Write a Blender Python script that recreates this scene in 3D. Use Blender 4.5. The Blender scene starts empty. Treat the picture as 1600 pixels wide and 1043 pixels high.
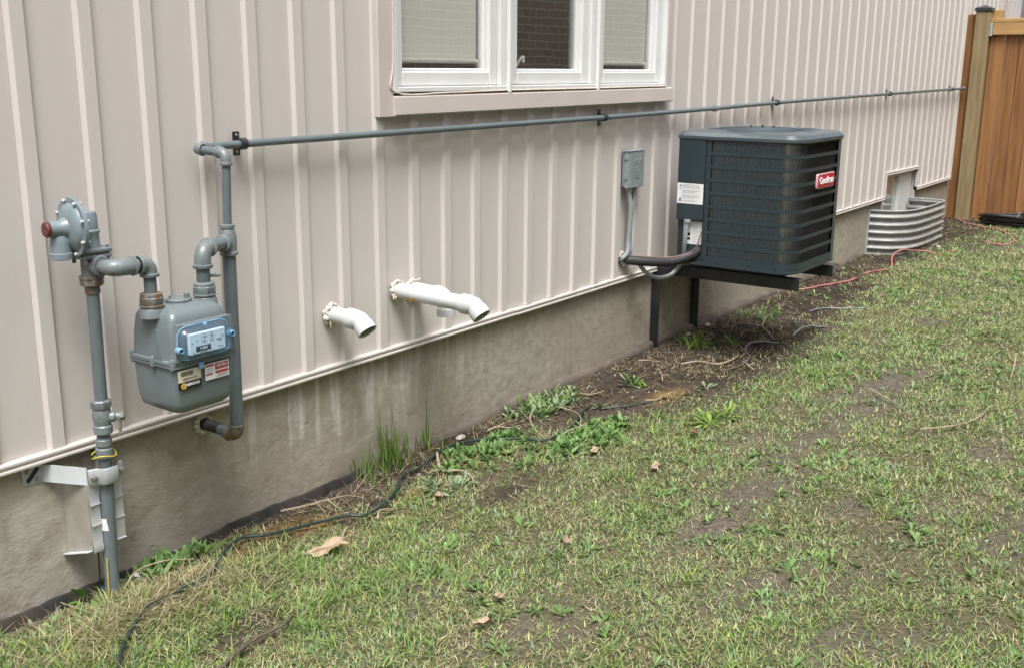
import bpy, math, random
import numpy as np
from mathutils import Vector, Matrix
random.seed(7); RNG = np.random.default_rng(11)
SC = bpy.context.scene
COL = SC.collection
R = math.radians

# ------------------------------------------------------------------ camera, sky, sun, exposure
cam_d = bpy.data.cameras.new('camera'); cam = bpy.data.objects.new('camera', cam_d); COL.objects.link(cam)
cam_d.sensor_width = 36; cam_d.lens = 37.69; cam_d.clip_start = .05; cam_d.clip_end = 500
_r = Vector((.5807, -.8141, .0062)); _f = Vector((.7912, .5623, -.2408)).normalized()
_yaw, _pit, _rol = .9529, -.2432, .0077
_f = Vector((math.sin(_yaw)*math.cos(_pit), math.cos(_yaw)*math.cos(_pit), math.sin(_pit)))
_r0 = _f.cross(Vector((0, 0, 1))).normalized(); _u0 = _r0.cross(_f)
_r = _r0*math.cos(_rol) + _u0*math.sin(_rol); _u = -_r0*math.sin(_rol) + _u0*math.cos(_rol)
cam.matrix_world = Matrix(((_r.x, _u.x, -_f.x, 0), (_r.y, _u.y, -_f.y, -2.774), (_r.z, _u.z, -_f.z, 1.578), (0, 0, 0, 1)))
SC.camera = cam
SUN_EL, SUN_AZ = R(64), R(233)      # azimuth clockwise from +y
w = bpy.data.worlds.new('World'); SC.world = w; w.use_nodes = True
nt = w.node_tree; nt.nodes.clear()
sky = nt.nodes.new('ShaderNodeTexSky'); sky.sky_type = 'NISHITA'; sky.sun_disc = False
sky.sun_elevation = SUN_EL; sky.sun_rotation = SUN_AZ; sky.air_density = 1.0; sky.dust_density = 6; sky.ozone_density = 1
hs = nt.nodes.new('ShaderNodeHueSaturation'); hs.inputs['Saturation'].default_value = .40
bg = nt.nodes.new('ShaderNodeBackground'); bg.inputs['Strength'].default_value = .135
wo = nt.nodes.new('ShaderNodeOutputWorld')
nt.links.new(sky.outputs[0], hs.inputs['Color']); nt.links.new(hs.outputs[0], bg.inputs[0]); nt.links.new(bg.outputs[0], wo.inputs[0])
sd = bpy.data.lights.new('sun', 'SUN'); sun = bpy.data.objects.new('sun', sd); COL.objects.link(sun)
sd.energy = 2.0; sd.angle = R(24); sd.color = (1, .985, .965)
sun.rotation_euler = Vector((math.sin(SUN_AZ)*math.cos(SUN_EL), math.cos(SUN_AZ)*math.cos(SUN_EL), math.sin(SUN_EL))).to_track_quat('Z', 'Y').to_euler()
SC.view_settings.view_transform = 'Standard'; SC.view_settings.look = 'None'; SC.view_settings.gamma = 1
SC.view_settings.use_curve_mapping = False; SC.view_settings.exposure = 0.92

# ------------------------------------------------------------------ materials
def mat(name, col, rough=.6, metal=0, col2=None, nscale=8, stretch=(1, 1, 1), bump=0, bscale=60, bstretch=None, detail=5, rust=None, spec=.5, lo=.35, hi=.65, coat=0, rustlo=.6):
    m = bpy.data.materials.new(name); m.use_nodes = True; t = m.node_tree; n = t.nodes; L = t.links
    b = n['Principled BSDF']; b.inputs['Roughness'].default_value = rough; b.inputs['Metallic'].default_value = metal
    b.inputs['Specular IOR Level'].default_value = spec; b.inputs['Coat Weight'].default_value = coat
    b.inputs['Base Color'].default_value = (*col, 1)
    tc = n.new('ShaderNodeTexCoord')
    def noise(scale, st, det=detail):
        mp = n.new('ShaderNodeMapping'); mp.inputs['Scale'].default_value = st
        L.new(tc.outputs['Object'], mp.inputs[0])
        x = n.new('ShaderNodeTexNoise'); x.inputs['Scale'].default_value = scale; x.inputs['Detail'].default_value = det
        L.new(mp.outputs[0], x.inputs['Vector']); return x
    def ramp(src, a, c1, z, c2):
        r = n.new('ShaderNodeValToRGB'); r.color_ramp.elements[0].position = a; r.color_ramp.elements[0].color = (*c1, 1)
        r.color_ramp.elements[1].position = z; r.color_ramp.elements[1].color = (*c2, 1); L.new(src, r.inputs[0]); return r.outputs[0]
    out = None
    if col2 is not None:
        out = ramp(noise(nscale, stretch).outputs[0], lo, col, hi, col2)
    if rust is not None:
        f = ramp(noise(38, (1, 1, 1)).outputs[0], rustlo, (0, 0, 0), rustlo+.08, (1, 1, 1))
        mx = n.new('ShaderNodeMix'); mx.data_type = 'RGBA'; L.new(f, mx.inputs[0])
        if out: L.new(out, mx.inputs[6])
        else: mx.inputs[6].default_value = (*col, 1)
        mx.inputs[7].default_value = (*rust, 1); out = mx.outputs[2]
    if out: L.new(out, b.inputs['Base Color'])
    if bump:
        bp = n.new('ShaderNodeBump'); bp.inputs['Strength'].default_value = bump; bp.inputs['Distance'].default_value = .002
        L.new(noise(bscale, bstretch or (1, 1, 1), 6).outputs[0], bp.inputs['Height']); L.new(bp.outputs[0], b.inputs['Normal'])
    return m

M = {}
M['siding'] = mat('vinyl_siding', (.545, .514, .486), .5, col2=(.498, .466, .437), nscale=3, stretch=(1, 1, .25), bump=.22, bscale=30, bstretch=(9, 9, .5), spec=.35)
M['trim'] = mat('vinyl_trim', (.53, .50, .47), .45, col2=(.48, .45, .42), nscale=5, bump=.05)
M['casing'] = mat('window_casing', (.49, .445, .415), .45, col2=(.46, .415, .385), nscale=4)
M['white_vinyl'] = mat('white_vinyl', (.63, .64, .635), .35, col2=(.59, .60, .59), nscale=6)
M['gray_paint'] = mat('gray_pipe_paint', (.115, .145, .152), .30, col2=(.095, .122, .128), nscale=14, bump=.15, bscale=160, rust=(.13, .075, .04), rustlo=.72)
M['gray_fit'] = mat('gray_fitting_paint', (.165, .195, .20), .33, col2=(.125, .148, .152), nscale=22, bump=.5, bscale=220, rust=(.14, .085, .05), rustlo=.62)
M['rusty_fit'] = mat('weathered_fitting', (.17, .175, .165), .45, col2=(.10, .10, .09), nscale=40, bump=.6, bscale=220, rust=(.17, .09, .042), rustlo=.50)
M['meter'] = mat('meter_paint', (.140, .168, .176), .27, col2=(.128, .155, .163), nscale=10, bump=.05, bscale=300)
M['reg'] = mat('regulator_paint', (.175, .22, .245), .28, col2=(.155, .198, .22), nscale=20, bump=.08, bscale=300)
M['riser'] = mat('riser_coating', (.135, .168, .182), .38, col2=(.118, .147, .16), nscale=12)
M['pvc'] = mat('white_pvc', (.52, .55, .545), .35, col2=(.47, .50, .49), nscale=9)
M['pvc_in'] = mat('pvc_inside', (.42, .42, .38), .6)
M['foam'] = mat('cream_sealant', (.60, .55, .47), .8, col2=(.50, .44, .36), nscale=30, bump=.8, bscale=80)
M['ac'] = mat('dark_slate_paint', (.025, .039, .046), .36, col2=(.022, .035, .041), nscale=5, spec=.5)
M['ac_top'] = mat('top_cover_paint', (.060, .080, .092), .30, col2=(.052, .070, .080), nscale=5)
M['coil'] = mat('coil_fins', (.46, .46, .45), .32, metal=.95, col2=(.36, .36, .35), nscale=3, stretch=(1, 1, 14))
M['black_in'] = mat('black_inside', (.012, .013, .014), .7)
M['black_steel'] = mat('black_bracket_paint', (.012, .014, .016), .38, col2=(.025, .027, .029), nscale=9, bump=.2, bscale=120)
M['bolt'] = mat('zinc_bolt', (.38, .38, .37), .4, metal=.7)
M['galv'] = mat('galvanized_steel', (.46, .49, .50), .42, metal=.3, col2=(.37, .395, .41), nscale=16, bump=.1, bscale=90)
M['well'] = mat('corrugated_galvanized', (.33, .335, .325), .55, metal=.25, col2=(.24, .245, .238), nscale=9, stretch=(1, 1, 3), rust=(.30, .22, .16), rustlo=.68)
M['pale_galv'] = mat('pale_bracket_steel', (.60, .64, .66), .45, metal=.1, col2=(.52, .55, .57), nscale=12)
M['wing'] = mat('cement_spattered_steel', (.33, .315, .27), .75, metal=0, col2=(.26, .24, .195), nscale=12, bump=.3, bscale=50)
M['red_cap'] = mat('red_plastic', (.11, .024, .022), .45)
M['box'] = mat('gray_box_paint', (.215, .25, .258), .4, col2=(.20, .235, .243), nscale=10)
M['conduit'] = mat('gray_conduit', (.27, .30, .31), .45, bump=.1, bscale=200)
M['foam_black'] = mat('black_insulation', (.018, .018, .019), .6, col2=(.032, .03, .032), nscale=30, bump=.3, bscale=120)
M['copper'] = mat('copper_wire', (.24, .15, .12), .5)
M['paper'] = mat('white_label', (.70, .71, .71), .55)
M['ink'] = mat('printed_ink', (.10, .11, .12), .6)
M['ink_gray'] = mat('faint_ink', (.42, .43, .44), .6)
M['badge'] = mat('red_badge', (.42, .02, .035), .3)
M['badge_rim'] = mat('badge_rim', (.65, .45, .45), .3)
M['white_print'] = mat('white_print', (.8, .8, .8), .5)
M['black_print'] = mat('black_print', (.012, .012, .014), .5)
M['cream_label'] = mat('cream_label', (.55, .52, .40), .5)
M['red_print'] = mat('red_print', (.40, .05, .04), .5)
M['yellow_print'] = mat('yellow_print', (.65, .42, .05), .5)
M['blue_plastic'] = mat('blue_plastic', (.02, .09, .26), .4)
M['yellow_wire'] = mat('yellow_wire', (.55, .45, .06), .4)
M['cord'] = mat('dark_green_cord', (.012, .030, .026), .38, col2=(.02, .04, .036), nscale=30)
M['cable_gray'] = mat('gray_cable', (.15, .16, .16), .45)
M['cord_red'] = mat('faded_red_cord', (.36, .09, .09), .6, col2=(.44, .20, .18), nscale=9)
M['hose'] = mat('black_hose', (.012, .013, .014), .28)
M['twig'] = mat('dry_twig', (.36, .30, .21), .8, col2=(.22, .17, .11), nscale=30)
M['dark_twig'] = mat('dark_twig', (.10, .08, .06), .8, col2=(.06, .05, .04), nscale=30)
M['dead_leaf'] = mat('dead_leaf', (.37, .29, .20), .75, col2=(.27, .19, .12), nscale=30, bump=.4, bscale=80)
M['rust_leaf'] = mat('russet_leaf', (.22, .09, .05), .75, col2=(.13, .06, .04), nscale=30)
M['stone'] = mat('pale_stone', (.42, .38, .33), .8, col2=(.30, .27, .23), nscale=20, bump=.4)
M['blind'] = mat('roller_blind', (.80, .81, .77), .8, col2=(.78, .79, .75), nscale=2, bump=.1, bscale=300)
M['blind_bar'] = mat('blind_hem_bar', (.60, .61, .57), .5)
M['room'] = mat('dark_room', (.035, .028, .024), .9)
M['post'] = mat('pressure_treated_post', (.26, .20, .105), .75, col2=(.185, .135, .066), nscale=7, stretch=(5, 5, .35), bump=.4, bscale=30, bstretch=(4, 4, .25))
M['cedar'] = mat('stained_fence_board', (.25, .115, .034), .7, col2=(.16, .068, .021), nscale=6, stretch=(6, 6, .35), bump=.4, bscale=30, bstretch=(4, 4, .25))
M['cedar_pale'] = mat('stained_fence_board_pale', (.30, .148, .046), .7, col2=(.21, .095, .03), nscale=5, stretch=(6, 6, .3), bump=.4, bscale=30, bstretch=(4, 4, .25))
M['rail'] = mat('pine_rail', (.42, .26, .10), .7, col2=(.32, .19, .07), nscale=6, stretch=(5, .4, 5), bump=.3, bscale=30, bstretch=(4, .25, 4))
M['post_cap'] = mat('black_post_cap', (.03, .032, .036), .35)

def foundation_mat():
    m = mat('parged_concrete', (.2, .2, .2), .85); t = m.node_tree; n = t.nodes; L = t.links; b = n['Principled BSDF']
    tc = n.new('ShaderNodeTexCoord'); sx = n.new('ShaderNodeSeparateXYZ'); L.new(tc.outputs['Object'], sx.inputs[0])
    def noise(sc, st=(1, 1, 1), det=6, dist=0, rot=(0, 0, 0)):
        mp = n.new('ShaderNodeMapping'); mp.inputs['Scale'].default_value = st; mp.inputs['Rotation'].default_value = rot
        L.new(tc.outputs['Object'], mp.inputs[0])
        x = n.new('ShaderNodeTexNoise'); x.inputs['Scale'].default_value = sc; x.inputs['Detail'].default_value = det; x.inputs['Distortion'].default_value = dist
        L.new(mp.outputs[0], x.inputs['Vector']); return x.outputs[0]
    def mr(src, a, z, c=0, d=1):
        r = n.new('ShaderNodeMapRange'); r.interpolation_type = 'SMOOTHSTEP'
        for k, v in zip((1, 2, 3, 4), (a, z, c, d)): r.inputs[k].default_value = v
        L.new(src, r.inputs[0]); return r.outputs[0]
    def mul(a, c, op='MULTIPLY'):
        q = n.new('ShaderNodeMath'); q.operation = op
        for i, s in enumerate((a, c)):
            if isinstance(s, (int, float)): q.inputs[i].default_value = s
            else: L.new(s, q.inputs[i])
        return q.outputs[0]
    def mix(f, a, c):
        q = n.new('ShaderNodeMix'); q.data_type = 'RGBA'; L.new(f, q.inputs[0])
        for i, s in ((6, a), (7, c)):
            if isinstance(s, tuple): q.inputs[i].default_value = (*s, 1)
            else: L.new(s, q.inputs[i])
        return q.outputs[2]
    c = mix(mr(noise(2.2), .3, .7), (.29, .268, .212), (.345, .325, .265))
    c = mix(mr(noise(25, (1, 1, 1), 8), .35, .75), c, (.26, .235, .182))
    # mud splash near the ground
    zz = mul(sx.outputs[2], mul(mul(noise(5), -.5, 'ADD'), .30), 'ADD')
    c = mix(mul(mr(zz, .13, -.04), .6), c, (.16, .125, .09))
    # pale lime streaks running down, each with its own shape
    st = mr(mul(noise(9, (2.3, 0, .16), 4, .6), mul(noise(30), .18), 'ADD'), .56, .80)
    zone = mul(mr(sx.outputs[0], 2.15, 2.5), mr(sx.outputs[0], 3.9, 3.1)); zr = mr(mul(sx.outputs[2], mul(noise(6, (2, 0, .3)), .35), 'ADD'), .28, .48)
    c = mix(mul(mul(mul(st, zone), zr), .85), c, (.50, .49, .45))
    st2 = mr(noise(6, (2.0, 0, .1), 3), .55, .72)
    c = mix(mul(mul(st2, mr(sx.outputs[2], .1, .5)), .22), c, (.36, .35, .31))
    # pale cement wash left of the riser
    pz = mul(mr(sx.outputs[0], 1.0, 1.45), mr(sx.outputs[0], 2.5, 1.7))
    c = mix(mul(mul(pz, mr(noise(7, (1, 1, 1), 5, 1.5), .32, .62)), .6), c, (.43, .41, .36))
    L.new(c, b.inputs['Base Color'])
    h = mul(mul(noise(6, (1, 1, 2.2), 6, 1.2, (0, .35, 0)), .8), mul(noise(75), .8), 'ADD')
    pk = n.new('ShaderNodeTexVoronoi'); pk.inputs['Scale'].default_value = 11; L.new(tc.outputs['Object'], pk.inputs['Vector']); h = mul(h, mul(mr(pk.outputs['Distance'], .0, .11), mul(mr(noise(4.3), .42, .6), 1.1)), 'ADD')
    h = mul(h, mul(noise(16, (1, 1, 5), 4, 3.0, (0, .9, 0)), mul(mr(noise(1.7), .42, .62), 1.2)), 'ADD')
    vo = n.new('ShaderNodeTexVoronoi'); vo.inputs['Scale'].default_value = 28; L.new(tc.outputs['Object'], vo.inputs['Vector'])
    h = mul(h, mul(mr(vo.outputs['Distance'], .0, .16), mul(mr(noise(3), .5, .7), .5)), 'ADD')
    bp = n.new('ShaderNodeBump'); bp.inputs['Strength'].default_value = .42; bp.inputs['Distance'].default_value = .0055
    L.new(h, bp.inputs['Height']); L.new(bp.outputs[0], b.inputs['Normal']); return m
M['foundation'] = foundation_mat()

def brick_mat():
    m = mat('brown_brick', (.15, .1, .08), .85); t = m.node_tree; n = t.nodes; L = t.links
    tc = n.new('ShaderNodeTexCoord'); sp = n.new('ShaderNodeSeparateXYZ'); cb = n.new('ShaderNodeCombineXYZ')
    L.new(tc.outputs['Object'], sp.inputs[0]); L.new(sp.outputs[0], cb.inputs[0]); L.new(sp.outputs[2], cb.inputs[1])
    br = n.new('ShaderNodeTexBrick'); br.offset = .5; L.new(cb.outputs[0], br.inputs[0]); br.inputs['Scale'].default_value = 1
    br.inputs['Brick Width'].default_value = .27; br.inputs['Row Height'].default_value = .095; br.inputs['Mortar Size'].default_value = .008
    br.inputs['Color1'].default_value = (.58, .46, .38, 1); br.inputs['Color2'].default_value = (.50, .39, .32, 1); br.inputs['Mortar'].default_value = (.80, .77, .72, 1)
    L.new(br.outputs[0], n['Principled BSDF'].inputs['Base Color']); return m
M['brick'] = brick_mat()

def glass_mat(name, ior, tint=(1, 1, 1), rough=0.0, haze=0.0):
    m = bpy.data.materials.new(name); m.use_nodes = True; t = m.node_tree; n = t.nodes; n.clear(); L = t.links
    o = n.new('ShaderNodeOutputMaterial'); mx = n.new('ShaderNodeMixShader'); lw = n.new('ShaderNodeLayerWeight'); lw.inputs[0].default_value = .5; pw = n.new('ShaderNodeMath'); pw.operation = 'POWER'; pw.inputs[1].default_value = 4; L.new(lw.outputs['Facing'], pw.inputs[0]); fr = n.new('ShaderNodeMapRange'); fr.inputs[3].default_value = ior; fr.inputs[4].default_value = .95; L.new(pw.outputs[0], fr.inputs[0])
    tr = n.new('ShaderNodeBsdfTransparent'); tr.inputs[0].default_value = (*tint, 1)
    gl = n.new('ShaderNodeBsdfGlossy'); gl.inputs['Roughness'].default_value = rough
    nz = n.new('ShaderNodeTexNoise'); nz.inputs['Scale'].default_value = 2.5; tc = n.new('ShaderNodeTexCoord'); L.new(tc.outputs['Object'], nz.inputs['Vector'])
    bp = n.new('ShaderNodeBump'); bp.inputs['Strength'].default_value = .12; bp.inputs['Distance'].default_value = .004
    L.new(nz.outputs[0], bp.inputs['Height']); L.new(bp.outputs[0], gl.inputs['Normal'])
    L.new(fr.outputs[0], mx.inputs[0]); L.new(tr.outputs[0], mx.inputs[1]); L.new(gl.outputs[0], mx.inputs[2]); 
    if haze:
        df = n.new('ShaderNodeBsdfDiffuse'); df.inputs[0].default_value = (.30, .45, .60, 1); m2 = n.new('ShaderNodeMixShader'); m2.inputs[0].default_value = haze; L.new(mx.outputs[0], m2.inputs[1]); L.new(df.outputs[0], m2.inputs[2]); L.new(m2.outputs[0], o.inputs[0])
    else: L.new(mx.outputs[0], o.inputs[0])
    return m
M['glass'] = glass_mat('window_glass', .15, (.97, .98, .97))
M['blue_clear'] = glass_mat('clear_blue_plastic', .04, (.74, .86, .95), .05, .10)

def leaf_mat(name='leaf_attribute', spec=.25, rough=.55):
    m = bpy.data.materials.new(name); m.use_nodes = True; t = m.node_tree; n = t.nodes; L = t.links
    b = n['Principled BSDF']; b.inputs['Roughness'].default_value = rough; b.inputs['Specular IOR Level'].default_value = spec
    a = n.new('ShaderNodeAttribute'); a.attribute_name = 'Col'; L.new(a.outputs[0], b.inputs['Base Color'])
    tl = n.new('ShaderNodeBsdfTranslucent'); L.new(a.outputs[0], tl.inputs[0]); mx = n.new('ShaderNodeMixShader'); mx.inputs[0].default_value = .3
    L.new(b.outputs[0], mx.inputs[1]); L.new(tl.outputs[0], mx.inputs[2]); L.new(mx.outputs[0], n['Material Output'].inputs[0]); return m
M['leaf'] = leaf_mat()

# ------------------------------------------------------------------ object helpers
def link(o, parent=None):
    COL.objects.link(o)
    if parent is not None: o.parent = parent
    return o
def tag(o, label=None, cat=None, group=None, kind=None):
    for k, v in (('label', label), ('category', cat), ('group', group), ('kind', kind)):
        if v: o[k] = v
    return o
def thing(name, label, cat, loc=(0, 0, 0), group=None):
    o = bpy.data.objects.new(name, None); o.empty_display_size = .05; o.location = loc; link(o); return tag(o, label, cat, group)
class MB:
    def __init__(s): s.v = []; s.f = []
    def add(s, vs, fs):
        k = len(s.v); s.v += [tuple(p) for p in vs]; s.f += [tuple(k+i for i in f) for f in fs]; return s
    def box(s, x0, x1, y0, y1, z0, z1, c=0.0):
        if x0 > x1: x0, x1 = x1, x0
        if y0 > y1: y0, y1 = y1, y0
        if z0 > z1: z0, z1 = z1, z0
        if c <= 0:
            vs = [(x, y, z) for z in (z0, z1) for y in (y0, y1) for x in (x0, x1)]
            return s.add(vs, [(0, 2, 3, 1), (4, 5, 7, 6), (0, 1, 5, 4), (1, 3, 7, 5), (3, 2, 6, 7), (2, 0, 4, 6)])
        X, Y, Z = (x0, x1), (y0, y1), (z0, z1); vs = []; ix = {}
        for i in (0, 1):
            for j in (0, 1):
                for k in (0, 1):
                    sx, sy, sz = (1, -1)[i], (1, -1)[j], (1, -1)[k]
                    for a in range(3):
                        ix[(i, j, k, a)] = len(vs)
                        vs.append((X[i]+(0 if a == 0 else sx*c), Y[j]+(0 if a == 1 else sy*c), Z[k]+(0 if a == 2 else sz*c)))
        fs = []
        for i in (0, 1): fs.append([ix[(i, j, k, 0)] for j, k in ((0, 0), (1, 0), (1, 1), (0, 1))])
        for j in (0, 1): fs.append([ix[(i, j, k, 1)] for i, k in ((0, 0), (1, 0), (1, 1), (0, 1))])
        for k in (0, 1): fs.append([ix[(i, j, k, 2)] for i, j in ((0, 0), (1, 0), (1, 1), (0, 1))])
        for i in (0, 1):
            for j in (0, 1): fs.append([ix[(i, j, 0, 0)], ix[(i, j, 1, 0)], ix[(i, j, 1, 1)], ix[(i, j, 0, 1)]])
            for k in (0, 1): fs.append([ix[(i, 0, k, 0)], ix[(i, 1, k, 0)], ix[(i, 1, k, 2)], ix[(i, 0, k, 2)]])
        for j in (0, 1):
            for k in (0, 1): fs.append([ix[(0, j, k, 1)], ix[(1, j, k, 1)], ix[(1, j, k, 2)], ix[(0, j, k, 2)]])
            for i in (0, 1): fs.append([ix[(i, j, k, a)] for k in () for a in ()] or [ix[(i, j, 0, 0)], ix[(i, j, 0, 1)], ix[(i, j, 0, 2)]]); fs.append([ix[(i, j, 1, 0)], ix[(i, j, 1, 1)], ix[(i, j, 1, 2)]])
        return s.add(vs, fs)
    def tube(s, path, r, seg=14, cap=True, flat=1.0):
        P = [Vector(p) for p in path]; n = len(P); rr = r if isinstance(r, (list, tuple)) else [r]*n
        T = []
        for i in range(n):
            a = P[min(i+1, n-1)]-P[max(i-1, 0)]; T.append(a.normalized() if a.length > 1e-9 else Vector((0, 0, 1)))
        up = Vector((0, 0, 1)) if abs(T[0].z) < .9 else Vector((0, 1, 0))
        N = (up-T[0]*up.dot(T[0])).normalized(); vs = []; fs = []
        for i in range(n):
            if i: N = (N-T[i]*N.dot(T[i])).normalized()
            B = T[i].cross(N)
            for k in range(seg):
                a = 2*math.pi*k/seg; vs.append(P[i]+N*(math.cos(a)*rr[i]*flat)+B*(math.sin(a)*rr[i]))
        for i in range(n-1):
            for k in range(seg):
                k2 = (k+1) % seg; fs.append((i*seg+k, i*seg+k2, (i+1)*seg+k2, (i+1)*seg+k))
        if cap: fs.append(tuple(range(seg))[::-1]); fs.append(tuple((n-1)*seg+k for k in range(seg)))
        return s.add(vs, fs)
    def lathe(s, o, ax, prof, seg=24, cap=True):
        o = Vector(o); ax = Vector(ax).normalized()
        return s.tube2([o+ax*t for t, _ in prof], [r for _, r in prof], ax, seg, cap)
    def tube2(s, P, rr, ax, seg, cap):
        up = Vector((0, 0, 1)) if abs(ax.z) < .9 else Vector((0, 1, 0)); N = (up-ax*up.dot(ax)).normalized(); B = ax.cross(N); vs = []; fs = []
        for p, r in zip(P, rr):
            for k in range(seg): a = 2*math.pi*(k+.5)/seg; vs.append(p+N*math.cos(a)*r+B*math.sin(a)*r)
        for i in range(len(P)-1):
            for k in range(seg): k2 = (k+1) % seg; fs.append((i*seg+k, i*seg+k2, (i+1)*seg+k2, (i+1)*seg+k))
        if cap: fs.append(tuple(range(seg))[::-1]); fs.append(tuple((len(P)-1)*seg+k for k in range(seg)))
        return s.add(vs, fs)
    def prism(s, poly, z0, z1, frame=None):
        fr = frame or (lambda a, b, c: (a, b, c)); n = len(poly)
        vs = [fr(a, b, z0) for a, b in poly]+[fr(a, b, z1) for a, b in poly]
        return s.add(vs, [tuple(range(n))[::-1], tuple(range(n, 2*n))]+[(i, (i+1) % n, n+(i+1) % n, n+i) for i in range(n)])
    def ribbon(s, path, w0, w1, th):   # vertical ribbon following an xy path with outward normal, z from w0 to w1
        n = len(path); vs = []; fs = []
        for (x, y, nx, ny) in path:
            vs += [(x, y, w0), (x, y, w1), (x-nx*th, y-ny*th, w1), (x-nx*th, y-ny*th, w0)]
        for i in range(n-1):
            a, b = 4*i, 4*i+4
            for k in range(4): fs.append((a+k, a+(k+1) % 4, b+(k+1) % 4, b+k))
        fs += [(0, 1, 2, 3), (4*n-1, 4*n-2, 4*n-3, 4*n-4)]
        return s.add(vs, fs)
    def mesh(s, name, m, sharp=32):
        me = bpy.data.meshes.new(name); me.from_pydata(s.v, [], s.f); me.update()
        import bmesh
        bm = bmesh.new(); bm.from_mesh(me); bmesh.ops.recalc_face_normals(bm, faces=bm.faces); bm.to_mesh(me); bm.free()
        if sharp: me.shade_smooth(); me.set_sharp_from_angle(angle=R(sharp))
        me.materials.append(M[m] if isinstance(m, str) else m); return me
    def build(s, name, m, parent=None, sharp=32):
        return link(bpy.data.objects.new(name, s.mesh(name, m, sharp)), parent)
def arc(c, u, v, r, a0, a1, n=8):
    c, u, v = Vector(c), Vector(u), Vector(v); return [c+u*(r*math.cos(R(a0+(a1-a0)*i/n)))+v*(r*math.sin(R(a0+(a1-a0)*i/n))) for i in range(n+1)]
def smooth(pts, n=6):
    P = [Vector(p) for p in pts]; P = [P[0]*2-P[1]]+P+[P[-1]*2-P[-2]]; o = []
    for i in range(1, len(P)-2):
        a, b, c, d = P[i-1:i+3]
        for k in range(n):
            t = k/n; o.append(.5*((2*b)+(c-a)*t+(2*a-5*b+4*c-d)*t*t+(3*b-a-3*c+d)*t**3))
    o.append(P[-2]); return o
def elbow(mb, a, c, b, r, col=1.18, cl=.016, n=8):
    """pipe elbow: from a through corner c to b, with beaded collars"""
    a, c, b = Vector(a), Vector(c), Vector(b); da = (a-c).normalized(); db = (b-c).normalized(); k = min((a-c).length, (b-c).length)-cl*.6
    pa, pb = c+da*k, c+db*k; P = [a]+[pa*(1-t)**2+c*2*t*(1-t)+pb*t*t for t in [i/n for i in range(n+1)]]+[b]
    mb.tube(P, r, 20)
    for e, d in ((a, da), (b, db)): mb.lathe(e-d*cl, d, [(0, r*1.02), (.002, r*col), (cl-.003, r*col), (cl, r*col*.95)], 22)
def text_mesh(txt, size, m, ext=.0004, bold=0.0, name='lettering', align='CENTER'):
    cu = bpy.data.curves.new(name, 'FONT'); cu.body = txt; cu.size = size; cu.extrude = ext; cu.offset = bold; cu.align_x = align; cu.align_y = 'CENTER'; cu.resolution_u = 2
    o = bpy.data.objects.new(name, cu); COL.objects.link(o); bpy.context.view_layer.update()
    me = bpy.data.meshes.new_from_object(o.evaluated_get(bpy.context.evaluated_depsgraph_get()))
    bpy.data.objects.remove(o); bpy.data.curves.remove(cu); me.materials.clear(); me.materials.append(M[m]); me.name = name; return me
def put_text(txt, size, m, loc, rot, parent, **k):
    o = bpy.data.objects.new('lettering', text_mesh(txt, size, m, **k)); o.location = loc; o.rotation_euler = rot; return link(o, parent)

# ------------------------------------------------------------------ noise and ground height
def vnoise(x, y, seed=0):
    x = np.asarray(x, float); y = np.asarray(y, float); xi = np.floor(x).astype(np.int64); yi = np.floor(y).astype(np.int64); fx = x-xi; fy = y-yi
    fx = fx*fx*(3-2*fx); fy = fy*fy*(3-2*fy)
    def h(a, b):
        q = (a*374761393+b*668265263+seed*974634777) & 0xffffffff; q = ((q ^ (q >> 13))*1274126177) & 0xffffffff; return ((q ^ (q >> 16)) & 0xffff)/65535.
    return (h(xi, yi)*(1-fx)+h(xi+1, yi)*fx)*(1-fy)+(h(xi, yi+1)*(1-fx)+h(xi+1, yi+1)*fx)*fy
def fbm(x, y, o=4, seed=0):
    s = 0; a = .5; t = 0
    for i in range(o): s = s+a*vnoise(x*2**i, y*2**i, seed+i); t += a; a *= .5
    return s/t
def gauss(x, y, cx, cy, sx, sy=None, rot=0):
    sy = sy or sx; dx = x-cx; dy = y-cy; c, s = math.cos(rot), math.sin(rot); a = dx*c+dy*s; b = -dx*s+dy*c
    return np.exp(-.5*((a/sx)**2+(b/sy)**2))
def gz(x, y):
    x = np.asarray(x, float); y = np.asarray(y, float)
    base = np.interp(x, [-60, 1.5, 5.4, 9.1, 11.7, 60], [0, 0, .055, .06, .095, .12])
    near = np.clip(1-np.hypot(x-5, y)/30, 0, 1)
    r = (fbm(x*1.3, y*1.3, 3, 3)-.5)*.05+(fbm(x*6, y*6, 3, 9)-.5)*.022+(fbm(x*26, y*26, 2, 21)-.5)*.008
    fade = np.clip((-y)/.35, .25, 1)
    m = .035*gauss(x, y, 1.75, -.22, .22, .10)+.022*gauss(x, y, 2.3, -.14, .25, .07)-.02*gauss(x, y, 2.75, -.12, .2, .08)
    m = m-.02*gauss(x, y, 5.3, -.35, .7, .2)
    return base+near*(r*fade+m)
def gp(x, y, up=0): return Vector((x, y, float(gz(x, y))+up))

# ------------------------------------------------------------------ the house
H = thing('house', 'taupe board and batten sided house wall on a parged concrete foundation', 'house')
PX, PITCH = 1.651, .1992
def zb(x): return .4945+.0025*x
PROF = [(.0, .007), (.0022, .007), (.0032, 0.0), (.1420, 0.0), (.1440, .0015), (.1520, -.0125), (.1545, -.0140), (.1937, -.0140), (.1955, -.0122), (.1960, .007), (.1992, .007)]
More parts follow.
